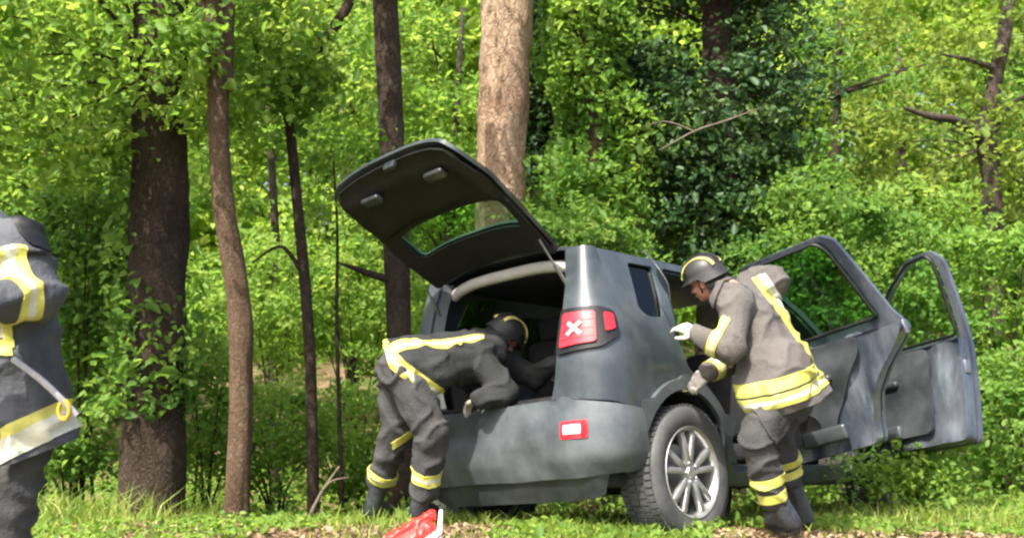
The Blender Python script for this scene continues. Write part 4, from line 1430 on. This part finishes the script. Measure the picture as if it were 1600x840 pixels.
def head_shapes(bm, c, R):
    T = lambda x, y, z: Vector(c) + R @ Vector((x, y, z))
    blob(bm, T(-.012, 0, .035), (.098, .077, .092), R)
    blob(bm, T(.022, 0, -.03), (.070, .062, .075), R)
    blob(bm, T(.055, 0, -.078), (.030, .034, .026), R)
    cone_mesh(bm, T(.083, 0, .012), .010, T(.106, 0, -.022), .013, 8)
    cone_mesh(bm, T(.078, -.035, .028), .012, T(.078, .035, .028), .012, 8)
    cone_mesh(bm, T(.086, -.018, -.055), .008, T(.086, .018, -.055), .008, 8)
    for s in (-1, 1):
        blob(bm, T(-.005, s * .078, -.005), (.018, .010, .032), R)
        blob(bm, T(.062, s * .040, -.020), (.022, .020, .022), R)


def helmet(person, c, R, base):
    """shell, brim, crest, stripes, neck curtain, chin strap"""
    c = Vector(c) - base
    h = empty('helmet', c, person)
    h.rotation_euler = R.to_euler()
    h.scale = (.89, .89, .86)
    bm = bmesh.new()
    nu, nv = 28, 12
    rows = []
    for j in range(nv + 1):
        ph = (PI / 2) * 1.12 * j / nv
        row = []
        for i in range(nu):
            t = 2 * PI * i / nu
            z = .125 * math.cos(ph) + .045
            r = math.sin(min(ph, PI / 2)) * (1 + .06 * max(0, ph - PI / 2) * 4)
            x = .142 * r * math.cos(t); y = .118 * r * math.sin(t)
            if j == nv:
                x *= 1.10 + .14 * max(0, math.cos(t)); y *= 1.06; z -= .006
                if math.cos(t) < -.2: z -= .04
            row.append(bm.verts.new((x, y, z)))
        rows.append(row)
    for j in range(nv):
        for i in range(nu):
            if j == 0:
                if i % 1 == 0: pass
            bm.faces.new((rows[j][i], rows[j][(i + 1) % nu], rows[j + 1][(i + 1) % nu], rows[j + 1][i])) if j else None
    bm.faces.new(rows[1][::-1])
    bmesh.ops.delete(bm, geom=rows[0], context='VERTS')
    bmesh.ops.recalc_face_normals(bm, faces=bm.faces)
    bmesh.ops.solidify(bm, geom=bm.faces[:], thickness=.008)
    obj('shell', bm, M['helmet'], h, 50)
    def arc(y, a0, a1, wv, lift, n=18):
        bm = bmesh.new()
        A, B = [], []
        for k in range(n + 1):
            t = math.radians(a0 + (a1 - a0) * k / n)
            f = math.sqrt(max(0, 1 - (y / .118) ** 2))
            x = (.142 * f + lift) * math.cos(t); z = .045 + (.125 * f + lift) * math.sin(t)
            A.append(bm.verts.new((x, y - wv, z))); B.append(bm.verts.new((x, y + wv, z - (.006 if abs(y) > .02 else 0) * (1 if y > 0 else -1))))
        for k in range(n): bm.faces.new((A[k], A[k + 1], B[k + 1], B[k]))
        bmesh.ops.recalc_face_normals(bm, faces=bm.faces)
        bmesh.ops.solidify(bm, geom=bm.faces[:], thickness=.008)
        return bm
    obj('crest', arc(0, 15, 165, .016, .010), M['helmet'], h, 50)
    for y in (-.055, .055):
        obj('stripe', arc(y, 10, 168, .023, .005), M['helmet_yellow'], h, 50)
    bm = bmesh.new()
    A, B = [], []
    for k in range(13):
        t = math.radians(105 + 150 * k / 12)
        A.append(bm.verts.new((.135 * math.cos(t), .114 * math.sin(t), .015))); B.append(bm.verts.new((.142 * math.cos(t), .120 * math.sin(t), -.075)))
    for k in range(12): bm.faces.new((A[k], A[k + 1], B[k + 1], B[k]))
    bmesh.ops.solidify(bm, geom=bm.faces[:], thickness=.006)
    obj('neck_curtain', bm, M['jacket_dark'], h, 60)
    bm = bmesh.new()
    tube(bm, [(.0, .098, .03), (.03, .080, -.06), (.055, .0, -.112), (.03, -.080, -.06), (.0, -.098, .03)], [.006] * 5, 6, 24)
    obj('chin_strap', bm, M['black'], h, 60)
    # fold-up visor along the brow
    bm = bmesh.new()
    A, B = [], []
    for k in range(13):
        t = math.radians(-62 + 124 * k / 12)
        A.append(bm.verts.new((.158 * math.cos(t), .128 * math.sin(t), .055))); B.append(bm.verts.new((.150 * math.cos(t), .124 * math.sin(t), .10)))
    for k in range(12): bm.faces.new((A[k], A[k + 1], B[k + 1], B[k]))
    bmesh.ops.solidify(bm, geom=bm.faces[:], thickness=.005)
    obj('visor', bm, M['glass_dark'], h, 60)
    return h


def person(label, J, mats, head_fwd, head_up, extra_jacket=(), hem=None, curl=0.5, wr=.016, group='firefighters in turnout gear'):
    """J: world joints. pel, chest, neck, head, and for s in L,R: sh, el, wr, hd(dir), hip, kn, an, heel, toe"""
    base = Vector(((J['heelL'].x + J['heelR'].x) / 2, (J['heelL'].y + J['heelR'].y) / 2, min(J['heelL'].z, J['heelR'].z)))
    o = lambda k: Vector(J[k]) - base
    R = head_frame(head_fwd, head_up)
    # continuous body
    bm = bmesh.new()
    cone_mesh(bm, o('pel'), .125, o('chest'), .115)
    cone_mesh(bm, o('chest'), .115, o('neck'), .075)
    cone_mesh(bm, o('neck'), .056, o('head') - R @ Vector((.0, 0, .05)), .054)
    head_shapes(bm, o('head'), R)
    for s in 'LR':
        cone_mesh(bm, o('chest').lerp(o('neck'), .6), .08, o('sh' + s), .058)
        cone_mesh(bm, o('sh' + s), .055, o('el' + s), .040)
        cone_mesh(bm, o('el' + s), .040, o('wr' + s), .027)
        hd = Vector(J['hd' + s])
        hand_chain(bm, o('wr' + s), hd, J['pn' + s], 1.0, curl, 1 if s == 'R' else -1)
        cone_mesh(bm, o('pel'), .11, o('hip' + s), .090)
        cone_mesh(bm, o('hip' + s), .085, o('kn' + s), .056)
        cone_mesh(bm, o('kn' + s), .054, o('an' + s), .038)
        cone_mesh(bm, o('an' + s), .040, o('heel' + s) + Vector((0, 0, .035)), .034)
        cone_mesh(bm, o('heel' + s) + Vector((0, 0, .035)), .033, o('toe' + s) + Vector((0, 0, .03)), .028)
    me = fuse('person', bm, .0065, 3)
    pr = link('person', me, M['skin'], None, 180)
    pr.location = base
    tag(pr, label, 'person', group)
    # eyes and hair
    for s in (-1, 1):
        bm = bmesh.new(); blob(bm, o('head') + R @ Vector((.078, s * .032, .012)), (.011, .011, .011))
        obj('eye', bm, M['eye'], pr, 180)
    bm = bmesh.new(); blob(bm, o('head') + R @ Vector((-.022, 0, .045)), (.099, .082, .092), R)
    obj('hair', bm, M['hair'], pr, 180)
    # jacket
    jm, tm = mats
    bm = bmesh.new()
    ax = (o('chest') - o('pel')).normalized()
    lat = (o('shL') - o('shR')); lat = (lat - ax * lat.dot(ax)).normalized()
    hemc = o('pel') - ax * (hem[0] if hem else .08)
    for s in (-1, 1):
        cone_mesh(bm, hemc + lat * s * .065, .165, o('pel').lerp(o('chest'), .5) + lat * s * .055, .150)
        cone_mesh(bm, o('pel').lerp(o('chest'), .5) + lat * s * .055, .150, o('chest') + lat * s * .07, .150)
        cone_mesh(bm, o('chest') + lat * s * .07, .150, o('chest').lerp(o('neck'), .75) + lat * s * .07, .105)
    cone_mesh(bm, o('neck') - ax * .03, .085, o('neck').lerp(o('head'), .42), .074)
    for s in 'LR':
        cone_mesh(bm, o('chest').lerp(o('neck'), .6), .11, o('sh' + s), .095)
        cone_mesh(bm, o('sh' + s), .098, o('el' + s), .080)
        cone_mesh(bm, o('el' + s), .080, o('wr' + s), .058)
    for e in extra_jacket:
        cone_mesh(bm, Vector(e[0]) - base, e[1], Vector(e[2]) - base, e[3])
    jme = fuse('jacket', bm, .012, 5, wr, 4.5)
    # open, clean hem: cut square
    bmj = bmesh.new(); bmj.from_mesh(jme)
    bmesh.ops.bisect_plane(bmj, geom=bmj.verts[:] + bmj.edges[:] + bmj.faces[:], plane_co=hemc - ax * .05, plane_no=-ax, clear_outer=True) if hem is None else \
        bmesh.ops.bisect_plane(bmj, geom=bmj.verts[:] + bmj.edges[:] + bmj.faces[:], plane_co=hem[1] - base, plane_no=hem[2], clear_outer=True)
    bmj.to_mesh(jme); bmj.free()
    ja = link('jacket', jme, jm, pr, 180)
    nk = Vector(J['neck']).lerp(Vector(J['head']), .30)
    band(jme, ja, nk, Vector(J['head']) - Vector(J['neck']), .055, .14, [jm], base=base, off=.016, name='collar')
    # trousers
    bm = bmesh.new()
    cone_mesh(bm, o('hipL'), .125, o('hipR'), .125)
    cone_mesh(bm, o('pel'), .14, o('pel') + ax * .08, .14)
    for s in 'LR':
        cone_mesh(bm, o('pel'), .135, o('hip' + s), .130)
        cone_mesh(bm, o('hip' + s), .125, o('kn' + s), .096)
        cone_mesh(bm, o('kn' + s), .096, o('an' + s), .082)
    tme = fuse('trousers', bm, .012, 4, .017, 5.0)
    bt = bmesh.new(); bt.from_mesh(tme)
    tr = None
    bt.to_mesh(tme); bt.free()
    tr = link('trousers', tme, tm, pr, 180)
    # boots and gloves
    for s in 'LR':
        bm = bmesh.new()
        up = Vector((0, 0, 1))
        he, to, an = o('heel' + s), o('toe' + s), o('an' + s)
        cone_mesh(bm, an + (o('kn' + s) - an) * .15, .062, he + up * .05, .055)
        cone_mesh(bm, he + up * .05, .05, to + up * .045, .047)
        cone_mesh(bm, he.lerp(to, .3) + up * .08, .055, to + up * .055, .045)
        bme = fuse('boot', bm, .010, 3)
        bo = link('boot', bme, M['boot'], pr, 180)
        bm = bmesh.new()
        d = (to - he).normalized(); sd = d.cross(up).normalized()
        ol = []
        for k in range(20):
            t = 2 * PI * k / 20
            ol.append(he.lerp(to, .5) + d * math.cos(t) * ((to - he).length / 2 + .055) + sd * math.sin(t) * (.050 + .008 * math.cos(t)))
        a = [bm.verts.new(p + up * .0) for p in ol]; b = [bm.verts.new(p + up * .028) for p in ol]
        bm.faces.new(a[::-1]); bm.faces.new(b)
        for k in range(20): bm.faces.new((a[k], a[(k + 1) % 20], b[(k + 1) % 20], b[k]))
        obj('sole', bm, M['black'], bo, 40)
        bm = bmesh.new()
        hd = Vector(J['hd' + s])
        hand_chain(bm, o('wr' + s), hd, J['pn' + s], 1.16, curl, 1 if s == 'R' else -1)
        cone_mesh(bm, o('wr' + s) + hd.normalized() * .02, .036, o('wr' + s) + (o('el' + s) - o('wr' + s)).normalized() * .05, .046)
        gme = fuse('glove', bm, .0048, 2)
        link('glove', gme, M['glove'], pr, 180)
    helmet(pr, Vector(J['head']) + R @ Vector((-.01, 0, .018)), R, base)
    return pr, ja, tr, base, J


Y3 = lambda: [M['yellow'], M['silver'], M['yellow']]


def people():
    # ---- the firefighter bending into the boot
    J = dict(pel=P(628, 572, 6.52), chest=P(735, 556, 6.74), neck=P(768, 540, 6.82), head=P(786, 530, 6.98),
             shR=P(755, 572, 6.60), elR=P(792, 612, 6.55), wrR=P(752, 622, 6.50), shL=P(762, 552, 6.98), elL=P(835, 590, 7.05), wrL=P(862, 570, 6.92),
             hipR=P(630, 582, 6.42), knR=P(676, 672, 6.34), anR=P(663, 765, 6.42), heelR=P(652, 815, 6.42), toeR=P(676, 812, 6.60),
             hipL=P(620, 578, 6.66), knL=P(622, 668, 6.66), anL=P(594, 752, 6.80), heelL=P(580, 812, 6.80), toeL=P(606, 808, 6.98))
    J['hdR'] = P(736, 629, 6.56) - J['wrR']; J['hdL'] = Vector((.3, .2, -.3)); J['pnR'] = Vector((0, 0, -1)); J['pnL'] = Vector((0, 0, -1))
    ax = Vector((.75, .0, -.66))
    hemn = (P(628, 572, 6.5) - P(735, 556, 6.72)).normalized()
    pr, ja, tr, base, J = person('firefighter in black jacket and helmet bending deep into the open car boot', J, (M['jacket_dark'], M['trouser']),
                           (.62, .55, -.70), (.6, .2, .75), extra_jacket=[(P(634, 586, 6.45), .155, P(676, 578, 6.50), .15)], hem=(.03, P(612, 560, 6.5) + Vector((-.02, 0, 0)), Vector((-.95, -.1, -.30))))
    band(ja.data, ja, P(640, 575, 6.5), (.62, 0, .78), .085, .42, Y3(), base=base, clips=[((-.40, 0, 0), (1, 0, 0))])
    band(ja.data, ja, P(672, 540, 6.60) + Vector((.47, -.88, 0)) * .125, (.47, -.88, -.05), .075, .46, Y3(), base=base, clips=[((-.17, 0, 0), (1, 0, 0)), (P(672, 566, 6.6), (0, 0, -1))])
    band(tr.data, tr, P(664, 740, 6.42), Vector(J['knR']) - Vector(J['anR']), .07, .2, Y3(), lambda v: v.x > -.66 and v.y < 6.62, base=base)
    band(tr.data, tr, P(597, 738, 6.8), Vector(J['knL']) - Vector(J['anL']), .07, .2, Y3(), lambda v: v.y > 6.60, base=base)
    band(tr.data, tr, P(628, 684, 6.7), (.55, 0, -.83), .04, .16, [M['yellow']], lambda v: v.y > 6.52 and v.y < 6.75 and v.x > -.73, base=base)

    # ---- the firefighter at the rear door
    J = dict(pel=P(1232, 598, 6.30), chest=P(1180, 502, 6.42), neck=P(1140, 455, 6.48), head=P(1103, 440, 6.54),
             shL=P(1150, 478, 6.26), elL=P(1142, 545, 6.12), wrL=P(1092, 523, 6.22), shR=P(1192, 450, 6.66), elR=P(1160, 555, 6.62), wrR=P(1108, 582, 6.42),
             hipL=P(1222, 612, 6.20), knL=P(1182, 685, 6.08), anL=P(1208, 780, 6.12), heelL=P(1238, 831, 6.10), toeL=P(1206, 825, 6.27),
             hipR=P(1248, 610, 6.44), knR=P(1214, 668, 6.36), anR=P(1232, 748, 6.46), heelR=P(1258, 822, 6.46), toeR=P(1232, 818, 6.64))
    J['hdL'] = P(1062, 508, 6.28) - J['wrL']; J['hdR'] = P(1085, 600, 6.44) - J['wrR']; J['pnL'] = Vector((.2, .5, -.8)); J['pnR'] = Vector((-.2, .6, -.7))
    pr, ja, tr, base, J = person('firefighter in taupe jacket leaning through the rear door opening', J, (M['jacket'], M['trouser']),
                           (-.74, .56, -.42), (-.42, .1, .9), extra_jacket=[(P(1180, 448, 6.64), .115, P(1206, 442, 6.66), .105), (P(1196, 560, 6.27), .145, P(1188, 612, 6.20), .140), (P(1226, 572, 6.22), .165, P(1220, 616, 6.16), .165)],
                           hem=(.15, P(1220, 630, 6.30), Vector((.28, .05, -.96))))
    for k in (-.042, .042):
        band(ja.data, ja, P(1222, 598, 6.30) + Vector((-.28, 0, .96)) * k, (-.28, 0, .96), .070, .48, [M['yellow'], M['silver'], M['yellow']] if k < 0 else [M['yellow']], base=base, clips=[((0, 0, 1.0), (0, 0, 1))])
    # thigh pocket and knee pad
    kn, hp = Vector(J['knL']), Vector(J['hipL'])
    ld = (hp - kn).normalized()
    band(tr.data, tr, hp.lerp(kn, .55) + Vector((.0, -.12, .0)), ld, .17, .16, [M['trouser']], base=base, off=.012, name='pocket',
         clips=[(hp.lerp(kn, .55) + Vector((.085, 0, 0)), (1, 0, .5)), (hp.lerp(kn, .55) - Vector((.07, 0, 0)), (-1, 0, -.5)), (hp.lerp(kn, .55), (0, 1, 0))])
    # seam line round the shoulder
    band(ja.data, ja, Vector(J['shL']).lerp(Vector(J['chest']), .28), Vector(J['shL']) - Vector(J['chest']) + Vector((-.05, 0, .02)), .012, .17, [M['jacket_dark']], base=base, off=.003, name='seam_fold')
    band(ja.data, ja, P(1252, 522, 6.35), (.80, -.12, .56), .085, .42, [M['yellow'], M['silver']], lambda v: v.z > .80 and v.x > 1.38, base=base)
    band(ja.data, ja, P(1120, 535, 6.17), Vector(J['elL']) - Vector(J['wrL']), .06, .13, Y3(), base=base)
    band(ja.data, ja, P(1116, 578, 6.45), Vector(J['elR']) - Vector(J['wrR']), .06, .13, Y3(), lambda v: v.y > 6.3, base=base)
    for dz in (748, 772):
        band(tr.data, tr, P(1199 + (dz - 748) * .3, dz, 6.12), Vector(J['knL']) - Vector(J['anL']), .05, .17, [M['yellow']], lambda v: v.y < 6.32 and v.x < 1.62, base=base)
    for dz in (716, 736):
        band(tr.data, tr, P(1226, dz, 6.43), Vector(J['knR']) - Vector(J['anR']), .045, .17, [M['yellow']], lambda v: v.y > 6.27, base=base)

    # ---- the firefighter cut by the left edge
    d = 3.8
    J = dict(pel=P(28, 650, d), chest=P(-2, 445, d), neck=P(-40, 350, d), head=P(-92, 275, d),
             shL=P(28, 392, 3.66), elL=P(62, 462, 3.62), wrL=P(-40, 470, 3.42), shR=P(-40, 400, 4.02), elR=P(40, 520, 4.0), wrR=P(-60, 540, 3.8),
             hipL=P(18, 690, 3.72), knL=P(-12, 880, 3.66), anL=P(0, 1040, 3.72), heelL=P(20, 1100, 3.72), toeL=P(-50, 1105, 3.66),
             hipR=P(20, 690, 3.95), knR=P(-40, 870, 3.95), anR=P(-10, 1010, 4.05), heelR=P(15, 1055, 4.06), toeR=P(-55, 1060, 4.0))
    J['hdL'] = Vector((-1, -.2, -.2)); J['hdR'] = Vector((-1, -.2, 0)); J['pnL'] = Vector((0, .3, -1)); J['pnR'] = Vector((0, .3, -1))
    pr, ja, tr, base, J = person('firefighter in grey jacket half cut off, walking away with arms bent', J, (M['jacket_grey'], M['trouser']),
                           (-.9, .2, -.4), (-.4, 0, .9), hem=(.12, P(30, 720, d), Vector((.36, 0, -.93))), wr=.019)
    band(ja.data, ja, P(28, 690, d), (-.45, 0, .89), .105, .40, [M['silver'], M['silver'], M['yellow']], base=base)
    band(ja.data, ja, P(22, 464, 3.56), Vector(J['elL']) - Vector(J['wrL']), .070, .14, Y3(), base=base)
    band(ja.data, ja, P(20, 535, 3.8), (0.05, .0, 1), .050, .30, [M['yellow']], lambda v: v.x < -1.64, base=base)
    band(ja.data, ja, P(50, 352, 3.68), (.75, 0, .66), .045, .09, [M['black']], base=base, off=.008, name='crease_shade')  # black patch stands in for the shade in the shoulder creases
    band(ja.data, ja, P(45, 398, 3.64), (-.10, 0, 1), .014, .15, [M['black']], base=base, off=.003, name='seam_fold')  # thin black strip drawn for the shade of a fold
    bm = bmesh.new()
    pts = [P(20, 560, 3.585) - base, P(70, 598, 3.575) - base, P(120, 648, 3.60) - base]
    tube(bm, pts, [.011] * 3, 6, 14)
    obj('strap', bm, M['strap'], ja, 60)
    bm = bmesh.new()
    q_ = P(100, 640, 3.585) - base
    ring = [tuple(q_ + Vector((0.018 * math.cos(t), 0, .030 * math.sin(t)))) for t in np.linspace(0, 2 * PI, 17)]
    tube(bm, ring, [.007] * 17, 6)
    obj('buckle', bm, M['buckle'], ja, 60)


def plastic_bag():
    # low crumpled red and white bag
    org = P(650, 845, 5.66); org.z = g(org.x, org.y)
    up_ = Vector((0, 0, .015))
    o_ = lambda px, py, d: P(px, py, d) - org + up_
    bm = bmesh.new()
    cone_mesh(bm, o_(612, 846, 5.62), .034, o_(674, 810, 5.72), .030, 14)
    cone_mesh(bm, o_(616, 860, 5.60), .046, o_(672, 830, 5.68), .036, 14)
    cone_mesh(bm, o_(640, 872, 5.58), .040, o_(680, 850, 5.66), .026, 14)
    me = fuse('plastic_bag', bm, .006, 3, .007, 14)
    b = link('plastic_bag', me, M['red_plastic'], None, 180)
    b.location = org
    tag(b, 'crumpled red and white plastic bag lying in the grass by the boots', 'plastic bag')
    bm = bmesh.new()
    cone_mesh(bm, o_(689, 803, 5.73), .011, o_(686, 850, 5.64), .016, 12)
    cone_mesh(bm, o_(686, 836, 5.65), .018, o_(655, 862, 5.58), .030, 12)
    obj('white_edge', bm, M['white_plastic'], b, 180)


build_car()
people()
vegetation()
grass()
plastic_bag()
